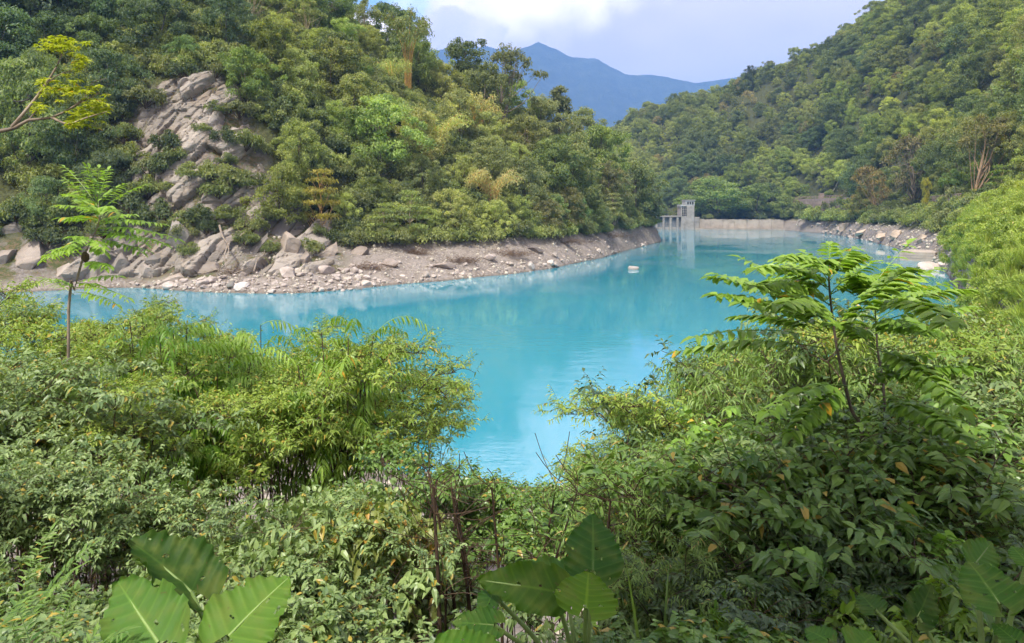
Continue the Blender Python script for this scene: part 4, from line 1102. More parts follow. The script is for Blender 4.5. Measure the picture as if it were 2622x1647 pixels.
# ------------------------------------------------------------------ plants on the near bank
M['ramie'] = leaf_mat('ramie', (.095,.170,.055), (.290,.390,.135), (.42,.33,.06), .42, .30, .985)
M['willow'] = leaf_mat('willow', (.160,.265,.036), (.400,.500,.095), (.50,.38,.07), .45, .38, .96)
M['glossy'] = leaf_mat('glossy', (.060,.140,.024), (.210,.340,.065), (.40,.30,.05), .35, .32, .985)
M['shade'] = leaf_mat('shade', (.045,.092,.034), (.130,.205,.065), None, .42, .28)  # darker leaves, with the lower right's shade put into their colour
M['fresh'] = leaf_mat('fresh', (.140,.270,.032), (.320,.480,.075), (.60,.36,.03), .40, .42, .975)
M['bamboo_leaf'] = leaf_mat('bamboo_leaf', (.110,.215,.036), (.290,.420,.095), (.45,.36,.12), .45, .36, .95)
M['russet'] = leaf_mat('russet', (.140,.200,.045), (.320,.340,.085), (.50,.30,.06), .45, .40, .84)
M['yellow'] = leaf_mat('yellow', (.27,.33,.025), (.50,.53,.06), (.55,.35,.04), .45, .45, .96)
M['ear'] = leaf_mat('ear', (.030,.100,.014), (.150,.270,.045), None, .5, .42, spec=.22)
ntm = M['ear'].node_tree
pb = next(n for n in ntm.nodes if n.type == 'BSDF_PRINCIPLED'); src = pb.inputs['Base Color'].links[0].from_socket
co = N(ntm, 'ShaderNodeTexCoord').outputs['Object']
na = N(ntm, 'ShaderNodeTexNoise', ins={'Vector': co, 'Scale': 9.0, 'Detail': 4.0}).outputs['Fac']
nb_ = N(ntm, 'ShaderNodeTexNoise', ins={'Vector': co, 'Scale': 42.0, 'Detail': 3.0}).outputs['Fac']
cc = mix_col(ntm, math_node(ntm, 'MULTIPLY', smooth(ntm, na, .42, .68), .45), src, (.20, .24, .05))
cc = mix_col(ntm, math_node(ntm, 'MULTIPLY', smooth(ntm, nb_, .66, .72), .8), cc, (.12, .08, .03))
ntm.links.new(cc, pb.inputs['Base Color'])
ntm.links.new(math_node(ntm, 'MULTIPLY_ADD', na, .3, .45), pb.inputs['Roughness'])
M['green_stem'] = rough_mat('green_stem', ((.14,.22,.06),(.19,.28,.08),(.24,.34,.11)), 6, .2, .5, 12, .01)

def shrub(seed, H, R, leaf, kind='lance', L=.09, W=.017, stems=8, nb=11, nt=4, nl=9, clear=.25, droop=.35, pend=.15, jit=.55, bark='twig', arch=.25, twig=.30, stem_r=.012, tuft=0, rise=.75):
    """stems from one root that fork into branches and leafy twigs; leaves sit alternately along the twigs"""
    rs = np.random.default_rng(seed); gs, gl = Geo(), Geo()
    TP, TD, TL = [], [], []
    for s in range(stems):
        a = rs.uniform(0, 6.283); o = np.array([math.cos(a), math.sin(a), 0]); h = H * rs.uniform(.72, 1.0); r = R * rs.uniform(.15, .95)
        b = o * R * .08 * rs.uniform(0, 1)
        sp_ = spline([b + np.array([0, 0, -.3]), b + o * r * .25 + np.array([0, 0, h * .45]) + rs.normal(0, .04 * H, 3), b + o * r * .75 + np.array([0, 0, h * .9]), b + o * r * (1 + arch) + np.array([0, 0, h * (1 - arch * .15)])], 12)
        tube(gs, sp_, np.linspace(stem_r, stem_r * .3, len(sp_)) * (H / 2.5) ** .7, 5)
        for k in range(nb):
            t = clear + (1 - clear) * rs.uniform(0, 1) ** .8; j = t * (len(sp_) - 1); i0 = min(int(j), len(sp_) - 2)
            p = sp_[i0] + (sp_[i0 + 1] - sp_[i0]) * (j - i0)
            a2 = rs.uniform(0, 6.283); o2 = np.array([math.cos(a2), math.sin(a2), 0]); 
            bl = R * rs.uniform(.28, .55) * (1.25 - .65 * t)
            e = p + o2 * bl + np.array([0, 0, bl * rs.uniform(.0, rise)])
            bp_ = spline([p, (p + e) / 2 + np.array([0, 0, bl * .12]), e], 5)
            tube(gs, bp_, np.linspace(.0055, .0025, len(bp_)) * (H / 2.5) ** .5, 3)
            for q in range(nt):
                f = rs.uniform(.25, 1.0); c = bp_[min(len(bp_) - 1, int(f * (len(bp_) - 1) + .5))]
                a3 = a2 + rs.normal(0, .9); v = norm(np.array([math.cos(a3), math.sin(a3), rs.normal(.35, .35)]))
                TP.append(c); TD.append(v); TL.append(twig * rs.uniform(.6, 1.3))
    TP, TD, TL = np.array(TP), np.array(TD), np.array(TL); n = len(TP)
    for c, v, l in zip(TP[::2], TD[::2], TL[::2]): tube(gs, [c, c + v * l * .5, c + v * l + np.array([0, 0, -pend * l])], .0022, 3)
    for k in range(nl):
        f = (k + .6) / nl if not tuft else 1 - (1 - (k + .6) / nl) * .5
        P = TP + TD * (TL * f)[:, None]; P[:, 2] -= pend * TL * f * f
        side = norm(np.cross(TD, np.array([0, 0, 1.0]))) * (1 if k % 2 else -1)
        if tuft:
            ang = k * 2.4 + rs.uniform(0, 6.28, n); u = norm(np.cross(TD, side)); side = side * np.cos(ang)[:, None] + u * np.sin(ang)[:, None]
        D = norm(TD * rs.uniform(.3, .9, (n, 1)) + side * 1.0 + rs.normal(0, .22, (n, 3)) + np.array([0, 0, -.12 - pend]))
        Nn = norm(np.array([0, 0, 1.0]) + rs.normal(0, jit * .6, (n, 3)) + TD * .2)
        ls = L * rs.uniform(.6, 1.25, n) * (1.05 - .25 * abs(f - .5))
        t = np.clip(rs.normal(.42, .24, n) + .2 * f, 0, 1)
        leaves(gl, P, D, Nn, ls, ls * (W / L), kind, droop * rs.uniform(.4, 1.5, n), .3, t)
    return gl.mesh('foliage', M[leaf]), gs.mesh('stems', M[bark], True)

def frond(g, p0, p1, sag, npair, ll, lw, rs, mi=0, kind='lance', droop=.35, rr=.004, start=.18, hang=.15, tint=.5):
    """a feather leaf: midrib with leaflets in pairs and one at the tip"""
    c = curve(p0, p1, sag, 9); tube(g, c, np.linspace(rr, rr * .4, 9), 4, tint, mi)
    t = np.linspace(start, .98, npair); j = t * 8; i0 = np.minimum(j.astype(int), 7)
    P = c[i0] + (c[i0 + 1] - c[i0]) * (j - i0)[:, None]; tg = norm(np.gradient(c, axis=0))[i0]
    S = norm(np.cross(tg, (0, 0, 1.0)))
    size = ll * (1.0 - .45 * np.abs(t - .5) * 1.2)
    for sg in (-1, 1):
        D = norm(S * sg + tg * .55 + rs.normal(0, .12, P.shape) + np.array([0, 0, -hang]))
        Nn = norm(np.array([0, 0, 1.0]) + rs.normal(0, .22, P.shape) - S * sg * .15)
        s = size * rs.uniform(.85, 1.15, npair)
        leaves(g, P, D, Nn, s, s * lw / ll, kind, droop * rs.uniform(.6, 1.4, npair), .3, np.where(rs.uniform(0, 1, npair) < .012, 1.0, np.clip(tint + rs.normal(0, .16, npair), 0, .95)), mi)
    leaves(g, c[-1:], tg[-1:], np.array([[0, 0, 1.0]]), ll, lw, kind, droop, .3, tint, mi)

def frond_shrub(seed, H, R, leaf, stems=5, nf=9, ll=.12, lw=.02, npair=9, fl=.6, clear=.45):
    rs = np.random.default_rng(seed); gs, gl = Geo(), Geo()
    for s in range(stems):
        a = rs.uniform(0, 6.283); o = np.array([math.cos(a), math.sin(a), 0]); h = H * rs.uniform(.7, 1)
        sp_ = spline([(0, 0, -.3), o * R * .15 + np.array([0, 0, h * .5]), o * R * rs.uniform(.2, .55) + np.array([0, 0, h * .92])], 10)
        tube(gs, sp_, np.linspace(.02, .007, len(sp_)), 5)
        for k in range(nf):
            p = sp_[min(len(sp_) - 1, int((clear + (1 - clear) * (k + 1) / nf) * (len(sp_) - 1)))]
            a2 = k * 2.4 + rs.normal(0, .3); l = fl * rs.uniform(.75, 1.2)
            e = p + np.array([math.cos(a2) * l, math.sin(a2) * l, l * rs.uniform(-.35, .35)])
            frond(gl, p, e, l * .16, npair, ll, lw, rs, droop=.5, hang=.45, tint=float(np.clip(rs.normal(.5, .2), .05, .93)))
    return gl.mesh('foliage', M[leaf]), gs.mesh('stems', M['twig'], True)

S = {}
S['ramie'] = [shrub(200 + k, 2.2, 1.25, 'ramie', 'lance', .115, .028, 7, 10, 5, 8, .52, .35, .08, rise=.4, tuft=1) for k in range(3)]
S['ramie_big'] = [shrub(205 + k, 1.9, 1.1, 'ramie', 'lance', .15, .037, 6, 8, 4, 8, .5, .4, .05, twig=.28, rise=.4, tuft=1) for k in range(3)]
S['ramie_tall'] = [shrub(210 + k, 4.0, 1.7, 'ramie', 'lance', .12, .028, 8, 13, 4, 8, .45, .3, .1, twig=.36, rise=.4) for k in range(2)]
S['willow'] = [shrub(220 + k, 4.6, 2.0, 'willow', 'lance', .115, .018, 9, 15, 5, 9, .64, .22, .08, arch=.35, twig=.36, rise=.3) for k in range(3)]
S['glossy'] = [shrub(230 + k, 2.4, 1.2, 'glossy', 'lance', .12, .030, 7, 9, 4, 7, .3, .3, .06) for k in range(2)]
S['shade'] = [shrub(240 + k, 3.2, 1.5, 'shade', 'lance', .115, .024, 7, 11, 4, 8, .12, .3, .12) for k in range(2)]
S['hedge'] = [shrub(250 + k, 3.0, 1.35, 'glossy', 'lance', .09, .024, 8, 13, 5, 8, .85, .35, .06, rise=.3) for k in range(2)]
S['bamboo'] = [shrub(260 + k, 3.6, 1.7, 'bamboo_leaf', 'lance', .135, .014, 9, 12, 5, 8, .38, .35, .2, arch=.5, twig=.34) for k in range(2)]
S['frondy'] = [frond_shrub(270 + k, 3.6, 1.5, 'fresh', 7, 11, .15, .020, 10, .75, .55) for k in range(2)]
S['russet'] = [shrub(280, 2.6, 1.0, 'russet', 'heart', .13, .055, 5, 9, 3, 6, .35, .45, .2, twig=.34)]
S['heart'] = [shrub(285, 1.6, .9, 'glossy', 'heart', .12, .05, 6, 9, 3, 6, .2, .4, .2)]
S['whorled'] = [shrub(290, 1.5, .8, 'fresh', 'lance', .15, .026, 6, 7, 3, 8, .35, .35, .05, twig=.22, tuft=1)]
S['broad'] = [shrub(295, 1.8, .9, 'glossy', 'heart', .17, .06, 5, 7, 2, 6, .3, .4, .15, twig=.3)]
def _top(me):
    z = np.empty(len(me.vertices) * 3, np.float32); me.vertices.foreach_get('co', z); return float(np.percentile(z[2::3], 98.5))
SH = {k: np.mean([_top(v[0]) for v in S[k]]) for k in S}
def _rad(me):
    z = np.empty(len(me.vertices) * 3, np.float32); me.vertices.foreach_get('co', z); return float(np.percentile(np.hypot(z[0::3], z[1::3]), 92))
SR = {k: np.mean([_rad(v[0]) for v in S[k]]) for k in S}
SNAME = {'ramie': 'leafy_shrub', 'ramie_big': 'leafy_shrub', 'ramie_tall': 'leafy_shrub', 'willow': 'willowy_shrub', 'glossy': 'glossy_shrub', 'shade': 'shade_coloured_shrub', 'hedge': 'bushy_shrub', 'bamboo': 'bamboo_shrub', 'frondy': 'feather_leaved_shrub', 'russet': 'russet_shrub', 'heart': 'heart_leaved_shrub', 'whorled': 'whorled_shrub', 'broad': 'broad_leaved_shrub'}
SLOOK = {'ramie_big': 'large-leaved grey-green shrub', 'ramie': 'grey-green shrub with pointed leaves', 'ramie_tall': 'tall grey-green shrub with pointed leaves', 'willow': 'yellow-green willowy shrub', 'glossy': 'glossy green shrub', 'shade': 'shrub with shade-darkened leaf colour', 'hedge': 'small-leaved shrub on bare dark stems', 'bamboo': 'bamboo-like shrub with narrow drooping leaves', 'frondy': 'bright shrub with drooping feather leaves', 'russet': 'shrub with heart-shaped russet-tipped leaves', 'heart': 'low shrub with heart-shaped leaves', 'whorled': 'bright shrub with leaves in star-like tufts', 'broad': 'shrub with large pointed oval leaves'}
def where_of(px, d):
    side = 'at the left edge' if px < 330 else 'left of the middle' if px < 900 else 'in the middle' if px < 1500 else 'right of the middle' if px < 2100 else 'near the right edge'
    row = 'front row' if d < 4.1 else 'row behind the front' if d < 5.5 else 'second row' if d < 7.5 else 'third row' if d < 11.5 else 'row nearest the water'
    return f'{row}, {side}'
def bankplant(kind, px, top, d, s_w=1.0, color=None, var=None, label=None):
    x = (px - CX) / F * d; z = g1(x, d)
    sw = {'willow': .62, 'bamboo': .62, 'hedge': .75, 'ramie_tall': .72, 'frondy': .95, 'shade': .85}.get(kind, .9) * s_w
    h = EYE + (HY - top) / F * (d + SR[kind] * sw * .6) - z
    if h < .35: return
    s = h / SH[kind]; sw *= min(1.2, max(.55, s))
    v = S[kind][int(RS.integers(len(S[kind]))) if var is None else var]
    w = where_of(px, d)
    return thing(SNAME[kind], [('foliage', v[0]), ('stems', v[1])], (x, d, z - .05), (RS.normal(0, .05), RS.normal(0, .05), RS.uniform(0, 6.28)), (sw, sw, s),
                 label or f'{SLOOK[kind]}, {w}', 'shrub', None if label else f'shrubs: {SLOOK[kind]}, {w}', tuple(np.array(color if color is not None else (1, 1, 1)) * RS.uniform(.88, 1.12)))

def row(profile, step, dist, kinds, jt=18, jd=.7, skip=(), px0=-120, px1=2740):
    xs = [p[0] for p in profile]; ys = [p[1] for p in profile]
    px = px0
    while px < px1:
        p = px + RS.normal(0, step * .2)
        if not any(a < p < b for a, b in skip):
            d = dist(p) + RS.normal(0, jd)
            ks = kinds(p); k = ks[int(RS.integers(len(ks)))]
            bankplant(k, p, np.interp(p, xs, ys) + abs(RS.normal(0, jt)), max(2.6, d))
        px += step
row([(-200,650),(-20,715),(60,780),(110,835),(180,815),(300,775),(450,785),(540,840),(600,830),(650,800),(740,840),(870,800),(950,890),(1050,900),(1100,950),(1150,1080),(1260,1180)], 56,
    lambda p: np.interp(p, (0, 600, 1250), (14, 14, 12.5)), lambda p: ('willow', 'willow', 'willow', 'ramie_tall') if p < 400 else ('willow', 'willow', 'frondy') if p < 900 else ('willow',), 12, .9, px1=1110)
row([(380,850),(560,880),(700,880),(850,900),(1000,940)], 80, lambda p: 12.0, lambda p: ('frondy', 'frondy', 'willow'), 20, .6, px0=400, px1=1010)
row([(1480,1260),(1550,1180),(1620,1090),(1700,990),(1780,920),(1900,860),(2050,790),(2200,780),(2350,780),(2450,800),(2740,770)], 50,
    lambda p: np.interp(p, (1400, 1700, 2622), (9.5, 11, 12)), lambda p: ('bamboo', 'willow', 'bamboo') if p < 2000 else ('bamboo', 'willow', 'ramie_tall'), 16, .8, px0=1580)
row([(-200,880),(0,900),(200,905),(400,890),(560,930),(700,960),(850,970),(950,1010),(1050,1150),(1180,1205),(1300,1215),(1400,1215),(1500,1190),(1600,1140),(1700,1050),(1900,920),(2100,870),(2300,850),(2740,880)], 60,
    lambda p: 9.3, lambda p: ('ramie_tall', 'ramie_tall', 'willow') if p < 380 else ('hedge',) if p < 1250 else ('hedge',) if p < 1600 else ('bamboo', 'shade', 'ramie_tall'), 18, .7, skip=((370, 1010),))
row([(-200,1050),(0,1060),(200,1140),(400,1195),(600,1205),(800,1225),(1000,1230),(1200,1225),(1350,1230),(1500,1225),(1620,1160),(1700,1080),(1900,1030),(2100,1080),(2300,1040),(2740,1000)], 66,
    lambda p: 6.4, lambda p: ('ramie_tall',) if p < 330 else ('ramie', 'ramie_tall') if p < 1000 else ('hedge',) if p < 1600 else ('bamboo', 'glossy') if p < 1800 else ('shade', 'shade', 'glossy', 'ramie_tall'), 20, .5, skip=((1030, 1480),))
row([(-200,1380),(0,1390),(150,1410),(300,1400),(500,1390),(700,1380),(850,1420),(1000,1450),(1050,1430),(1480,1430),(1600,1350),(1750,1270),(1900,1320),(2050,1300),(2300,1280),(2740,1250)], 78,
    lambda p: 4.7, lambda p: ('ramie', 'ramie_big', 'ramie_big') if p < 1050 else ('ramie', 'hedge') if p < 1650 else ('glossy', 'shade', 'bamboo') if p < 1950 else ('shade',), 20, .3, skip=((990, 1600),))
row([(-200,1520),(0,1530),(150,1545),(300,1580),(700,1560),(900,1540),(1000,1580),(1600,1540),(1800,1500),(2740,1480)], 85,
    lambda p: 3.5, lambda p: ('ramie_big', 'ramie_big', 'ramie') if p < 1100 else ('heart', 'glossy') if p < 1900 else ('shade', 'heart'), 18, .2, skip=((250, 760), (1060, 1620), (1950, 2622)))
# single plants one can name
bankplant('russet', 1050, 1225, 6.0, .7, label='shrub with orange-tipped heart-shaped leaves beside the dark stems in the middle')
bankplant('frondy', 470, 815, 12.0, 1.0, (.75, .9, .7), label='tallest feather-leaved plant rising above the left shrubs')
bankplant('whorled', 2080, 1395, 4.4, 1.0, label='bright shrub with star-like leaf tufts in the dark lower right')
bankplant('whorled', 1890, 1500, 3.9, .8, (.8, .9, .9), label='small star-leaved shrub low in the dark right half')
bankplant('broad', 2330, 1330, 4.2, .9, (1.1, 1.2, .9), label='shrub with large oval leaves over the big round leaves at lower right')
bankplant('broad', 2440, 1450, 3.7, .7, (1.5, 1.4, .8), label='small yellow-green plant beside the big round leaves at lower right')
bankplant('glossy', 1980, 1050, 7.0, 1.0, (1.35, 1.35, .9), label='bright glossy shrub left of the twin-trunked sapling')
bankplant('heart', 1800, 1560, 3.3, .9, label='heart-leaved creeper at the bottom right of the middle')
bankplant('heart', 1640, 1570, 3.2, .8, (1.1, 1.15, 1.0), label='heart-leaved creeper right of the upright elephant ear')
bankplant('bamboo', 1640, 960, 11.0, .7, label='thin bamboo sprig leaning out over the water')
bankplant('ramie', 60, 1560, 3.0, .9, label='leafy shrub in the bottom left corner')
bankplant('ramie', 470, 1570, 2.8, .5, label='small leafy sprig in front of the left elephant ears')

# ------------------------------------------------------------------ elephant ears
def ear_leaf(seed, L, W, cup=.12, wave=.05, lobes=.28, fold=0.0):
    """heart-shaped leaf in the local XY plane, stalk joint at the origin, tip along +Y; ribs run out to a wavy rim"""
    rs = np.random.default_rng(seed)
    nu, nv = 96, 27
    t = np.linspace(0, 1, nu); v = np.linspace(-1, 1, nv)
    y0 = -lobes + (1 + lobes) * t
    half = np.where(t < .3, np.sqrt(np.clip(1 - ((.3 - t) / .3) ** 2, 0, 1)) * .96 + .0, np.cos((t - .3) / .7 * math.pi / 2) ** .72) * .5
    V, C = [], []
    for a in range(nu):
        for b in range(nv):
            w = half[a] * W * v[b]; y = y0[a] * L
            if y0[a] < 0:       # the notch between the two lobes
                notch = -y0[a] / lobes; m_ = .10 * notch * W
                w = math.copysign(m_ + (half[a] * W - m_) * abs(v[b]), v[b]) if abs(v[b]) > 1e-6 else 0.0
                if abs(v[b]) < 1e-6: y = min(0.0, y) * .05
            ph = (y / L - .42 * abs(w) / W) * 40
            rib = math.cos(ph) * abs(v[b]) ** .4
            z = cup * L * (v[b] ** 2) * half[a] * 1.6 + .006 * rib * L * (1 - .2 * abs(v[b])) - .10 * L * max(0, y0[a]) ** 2 + wave * L * (math.sin(y / L * 13 + (2 if v[b] > 0 else 0) + seed) + .5 * math.cos(ph)) * abs(v[b]) ** 4 - fold * abs(w) + .05 * L * float(fbm(np.array([w / L * 3 + seed]), np.array([y / L * 3]), 2)[0])
            V.append((w, y, z))
            C.append(.95 if abs(v[b]) < .03 else .38 + .28 * max(0, math.cos(ph)) ** 10 + rs.normal(0, .02))
    idx = lambda a, b: a * nv + b
    holes = [(rs.uniform(.1, .9), rs.uniform(-.95, .95), rs.uniform(.012, .028)) for _ in range(5)] + [(rs.uniform(.2, .9), rs.choice((-1.0, 1.0)), rs.uniform(.03, .055)) for _ in range(3)]     # insect holes and bites in the rim
    Q = []
    mid = nv // 2
    for a in range(nu - 1):
        for b in range(nv - 1):
            if (b in (mid - 1, mid)) and y0[a] < -.02: continue
            if any((t[a] - h[0]) ** 2 + ((v[b] - h[1]) * .4) ** 2 < h[2] ** 2 for h in holes): continue
            Q.append((idx(a, b), idx(a, b + 1), idx(a + 1, b + 1), idx(a + 1, b)))
    g = Geo(); g.add(V, None, Q, np.array(C))
    rb = Geo(); ys = np.linspace(0, .97, 10)
    tube(rb, [(0, y * L, -.10 * L * y ** 2 - .004) for y in ys], np.linspace(.008, .002, 10) * L / .4, 5)
    return g.mesh('leaf', M['ear'], True), rb.mesh('midrib', M['green_stem'], True)
def elephant_ear(root_px, leaves_, label, depth):
    x = (root_px - CX) / F * depth; z = g1(x, depth)
    root = obj('elephant_ear_plant', None); root.location = (x, depth, z); tag(root, label, 'plant', 'elephant ear plants on the near bank')
    base = np.array((x, depth, z))
    for n, (apx, apy, ad, tpx, tpy, td, wid, nrm, cup, col, lab) in enumerate(leaves_):
        A, B = at(apx, apy, ad), at(tpx, tpy, td); L = np.linalg.norm(B - A)
        Y = Vector(B - A).normalized(); Zv = Vector(nrm).normalized(); Xv = Y.cross(Zv).normalized(); Zv = Xv.cross(Y)
        lf, rb = ear_leaf(n + int(root_px), L, L * wid, cup)
        o = obj('leaf', lf, root); o.matrix_basis = Matrix.Translation(Vector(A - base)) @ Matrix((Xv, Y, Zv)).transposed().to_4x4()
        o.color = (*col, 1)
        if lab: o['label'] = lab
        obj('midrib', rb, o)
        g = Geo(); c = spline([(RS.normal(0, .03), RS.normal(0, .03), -.1), (A - base) * np.array([.4, .4, .55]) + np.array([0, .05, 0]), A - base], 10)
        tube(g, c, np.linspace(.020, .010, len(c)), 6); obj('stalk', g.mesh('stalk', M['green_stem'], True), root)
UP = (0, -.35, .94)
elephant_ear(590, [
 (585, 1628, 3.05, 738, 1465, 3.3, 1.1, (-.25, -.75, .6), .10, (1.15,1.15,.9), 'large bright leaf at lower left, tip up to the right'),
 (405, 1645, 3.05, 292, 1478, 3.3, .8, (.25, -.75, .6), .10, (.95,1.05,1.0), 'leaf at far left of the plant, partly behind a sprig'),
 (490, 1515, 3.4, 335, 1365, 3.5, .8, (.6, -.2, .7), .30, (.42,.5,.42), 'cupped leaf seen from behind, its shade put into a darker colour')], 'elephant ear plant with three big leaves at the bottom left', 3.2)  # cupped leaf: the shadow on its back is put into the colour
elephant_ear(1500, [
 (1518, 1460, 3.75, 1520, 1312, 3.95, 1.12, (.05, -.9, .35), .06, (.75,.9,1.0), 'upright deep green leaf with a pale midrib'),
 (1420, 1515, 3.45, 1222, 1480, 3.5, .62, (0, -.75, .65), .08, (.62,.7,.35), 'dark glossy leaf pointing left'),
 (1500, 1557, 3.35, 1508, 1460, 3.5, 1.75, (0, -.85, .5), .08, (1.25,1.25,.45), 'yellow-green leaf in front of the upright one, sunlight put into its colour'),  # sunlight coming through this leaf is put into its colour
 (1440, 1465, 3.9, 1305, 1448, 4.0, .5, (0, -.5, .85), .06, (.8,.95,.95), None),
 (1265, 1600, 3.3, 1160, 1590, 3.25, .75, (0, -.55, .8), .05, (.85,1.0,.9), 'small pale leaf low at the left of the plant'),
 (1262, 1520, 3.55, 1228, 1590, 3.4, .8, (-.3, -.8, .5), .06, (.75,.9,.85), None),
 (1150, 1660, 3.0, 1290, 1640, 3.1, .6, (0, -.5, .85), .06, (.9,1.1,.6), None)], 'elephant ear plant in the bottom middle with an upright leaf', 3.6)
elephant_ear(2560, [
 (2560, 1545, 3.0, 2480, 1430, 3.2, 1.25, (-.2, -.8, .55), .05, (1.0,1.1,.85), 'largest round leaf at the right edge'),
 (2500, 1440, 3.4, 2545, 1385, 3.5, .9, (-.1, -.75, .6), .08, (.85,1.0,.8), None),
 (2630, 1440, 3.2, 2590, 1395, 3.3, 1.2, (-.2, -.7, .65), .08, (1.1,1.2,.8), None),
 (2240, 1560, 3.4, 2200, 1515, 3.5, 1.5, (0, -.8, .6), .05, (.55,.65,.55), 'dusky leaf low down, the shade put into its colour'),  # this leaf and the next carry the shade in a darkened colour
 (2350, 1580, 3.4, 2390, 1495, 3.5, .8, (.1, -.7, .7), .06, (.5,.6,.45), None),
 (2120, 1640, 3.1, 2060, 1605, 3.2, 1.2, (0, -.5, .85), .05, (.8,1.0,.7), None),
 (2200, 1660, 3.0, 2240, 1620, 3.1, 1.2, (0, -.5, .85), .05, (.9,1.05,.6), None),
 (2600, 1640, 2.9, 2540, 1590, 3.0, 1.1, (-.1, -.5, .85), .05, (.9,1.05,.8), None)], 'elephant ear plant with round leaves in the bottom right corner', 3.2)

# ------------------------------------------------------------------ saplings
def sapling(name, trunks, fronds, label, d0, leaf, ll, lw, npair, tr, sag=.12, bark='bark', droop=.35, extra=(), thick=1, hang=.2, jit=1.0):
    base = at(trunks[0][0][0], trunks[0][0][1], d0 + trunks[0][0][2]); base[2] = g1(base[0], base[1])
    root = obj(name, None); root.location = tuple(base); tag(root, label, 'tree')
    rs = np.random.default_rng(int(trunks[0][0][0]))
    for k, tpx in enumerate(trunks):
        p = np.array([at(a, b, d0 + e) for a, b, e in tpx]); f = p[0].copy(); f[2] = g1(f[0], f[1]) - .2
        c = spline(np.vstack([f, p]), 20) - base
        g = Geo(); tube(g, c, np.linspace(tr, tr * .28, len(c)) * (1 if k == 0 else .8), 7, cap=True); obj('trunk', g.mesh('trunk', M[bark], True), root)
    for (ax, ay, ae, bx, by, be, *t) in [f for f in fronds] + [(f[0], f[1] + rs.normal(8, 6), f[2], f[3] + rs.normal(0, 22) * jit, f[4] + rs.normal(14, 14) * jit, f[5] + rs.normal(0, .35) * jit, *f[6:]) for f in fronds] * thick:
        g = Geo(); A, B = at(ax, ay, d0 + ae), at(bx, by, d0 + be)
        L = np.linalg.norm(B - A)
        frond(g, A - base, B - base, L * sag, npair, ll * (t[1] if len(t) > 1 else 1), lw * (t[1] if len(t) > 1 else 1), rs, droop=droop, rr=.006, start=.25, hang=hang, tint=(t[0] if t else .55))
        obj('frond', g.mesh('frond', M[leaf]), root)
    for nm, me, loc in extra:
        o = obj(nm, me, root); o.location = tuple(np.asarray(loc) - base)
    return root
c7 = lambda x, y: (1700 + .6922 * x, 600 + .6922 * y)
def fr7(a, b, ea, eb, *t): return (*c7(*a), ea, *c7(*b), eb, *t)
FR = [fr7((612,330),(205,150),0,-.3,.7), fr7((612,300),(290,90),0,.3,.7), fr7((605,370),(290,255),0,-.5,.45), fr7((600,390),(120,380),0,-.2,.5), fr7((612,200),(430,100),0,-.3,.75),
      fr7((612,180),(520,70),0,.4,.75), fr7((612,110),(612,40),0,.2,.8,.8), fr7((612,160),(700,55),0,.3,.75), fr7((615,220),(760,110),0,-.4,.7), fr7((640,410),(900,40),0,.2,.75),
      fr7((780,300),(1065,175),0,-.3,.65), fr7((780,260),(1000,130),0,.2,.7), fr7((780,250),(860,120),0,.4,.75), fr7((780,280),(960,215),0,-.6,.6), fr7((790,330),(1120,270),0,-.2,.55),
      fr7((680,560),(385,655),0,-.8,.2), fr7((690,540),(1095,430),-.1,-.7,.2), fr7((800,600),(1150,720),0,-.6,.2),
      fr7((612,340),(430,215),0,-.8,.6), fr7((780,400),(620,330),0,-.4,.3), fr7((612,260),(360,200),0,-.6,.65), fr7((785,350),(930,330),0,-.8,.35), fr7((612,150),(560,130),0,-.6,.8,.8), fr7((780,240),(700,140),0,.3,.7), fr7((790,420),(1000,560),0,-.7,.25)]
sapling('sapling_tree', [[(*c7(740,850),0), (*c7(690,640),0), (*c7(640,420),0), (*c7(612,200),0), (*c7(612,90),0)], [(*c7(820,740),.3), (*c7(790,420),.2), (*c7(780,240),.1)]],
        FR, 'twin-trunked sapling with feather leaves standing before the lake on the right', 6.6, 'fresh', .178, .047, 10, .024, droop=.27, sag=.06, hang=.09, thick=5, jit=1.8)
s1 = lambda x, y: (x / 3.362, 350 + y / 3.362)
def fr1(a, b, ea, eb, *t): return (*s1(*a), ea, *s1(*b), eb, *t)
FL = [fr1((840,600),(560,265),0,.2,.75), fr1((840,560),(740,270),0,-.2,.75), fr1((845,560),(930,290),0,.3,.8), fr1((850,600),(1050,415),0,-.3,.75), fr1((850,650),(530,590),0,-.4,.8), fr1((850,640),(620,490),0,.4,.8), fr1((850,660),(950,600),0,-.5,.7),
      fr1((850,720),(600,715),0,.3,.65), fr1((845,740),(1140,670),0,-.3,.65), fr1((840,760),(1390,750),0,.2,.65), fr1((830,800),(1340,830),0,-.4,.6), fr1((820,840),(1250,920),0,-.6,.5), fr1((800,880),(1210,990),0,-.2,.4),
      fr1((780,930),(470,970),0,-.3,.7), fr1((760,980),(400,1020),0,.4,.6), fr1((730,1080),(900,1130),0,-.4,.6), fr1((660,1260),(1020,1200),0,-.2,.6), fr1((640,1300),(1100,1390),0,-.4,.6), fr1((640,1310),(500,1230),0,-.3,.6), fr1((780,900),(880,950),0,-.6,.9), fr1((850,690),(720,600),0,-.6,.75), fr1((800,880),(620,860),0,-.3,.6)]
nest = rock_mesh(91, 'twig', 3, 5, .8, 1.0, .08); 
sapling('sapling_tree', [[(*s1(590,1500),0), (*s1(640,1320),0), (*s1(700,1090),0), (*s1(740,990),0), (*s1(840,780),0), (*s1(855,650),0), (*s1(835,500),.1)]],
        FL, 'slim sapling with bright feather leaves and a dark nest on its trunk, at left', 11.0, 'fresh', .165, .030, 9, .026, bark='pale_bark', droop=.32, sag=.05, hang=.12)
p = at(*s1(735, 1040), 10.95)
thing('insect_nest', [(None, nest)], tuple(p), (0, 0, 0), (.062, .062, .092), 'dark brown nest lump stuck on the trunk of the slim sapling', 'nest')
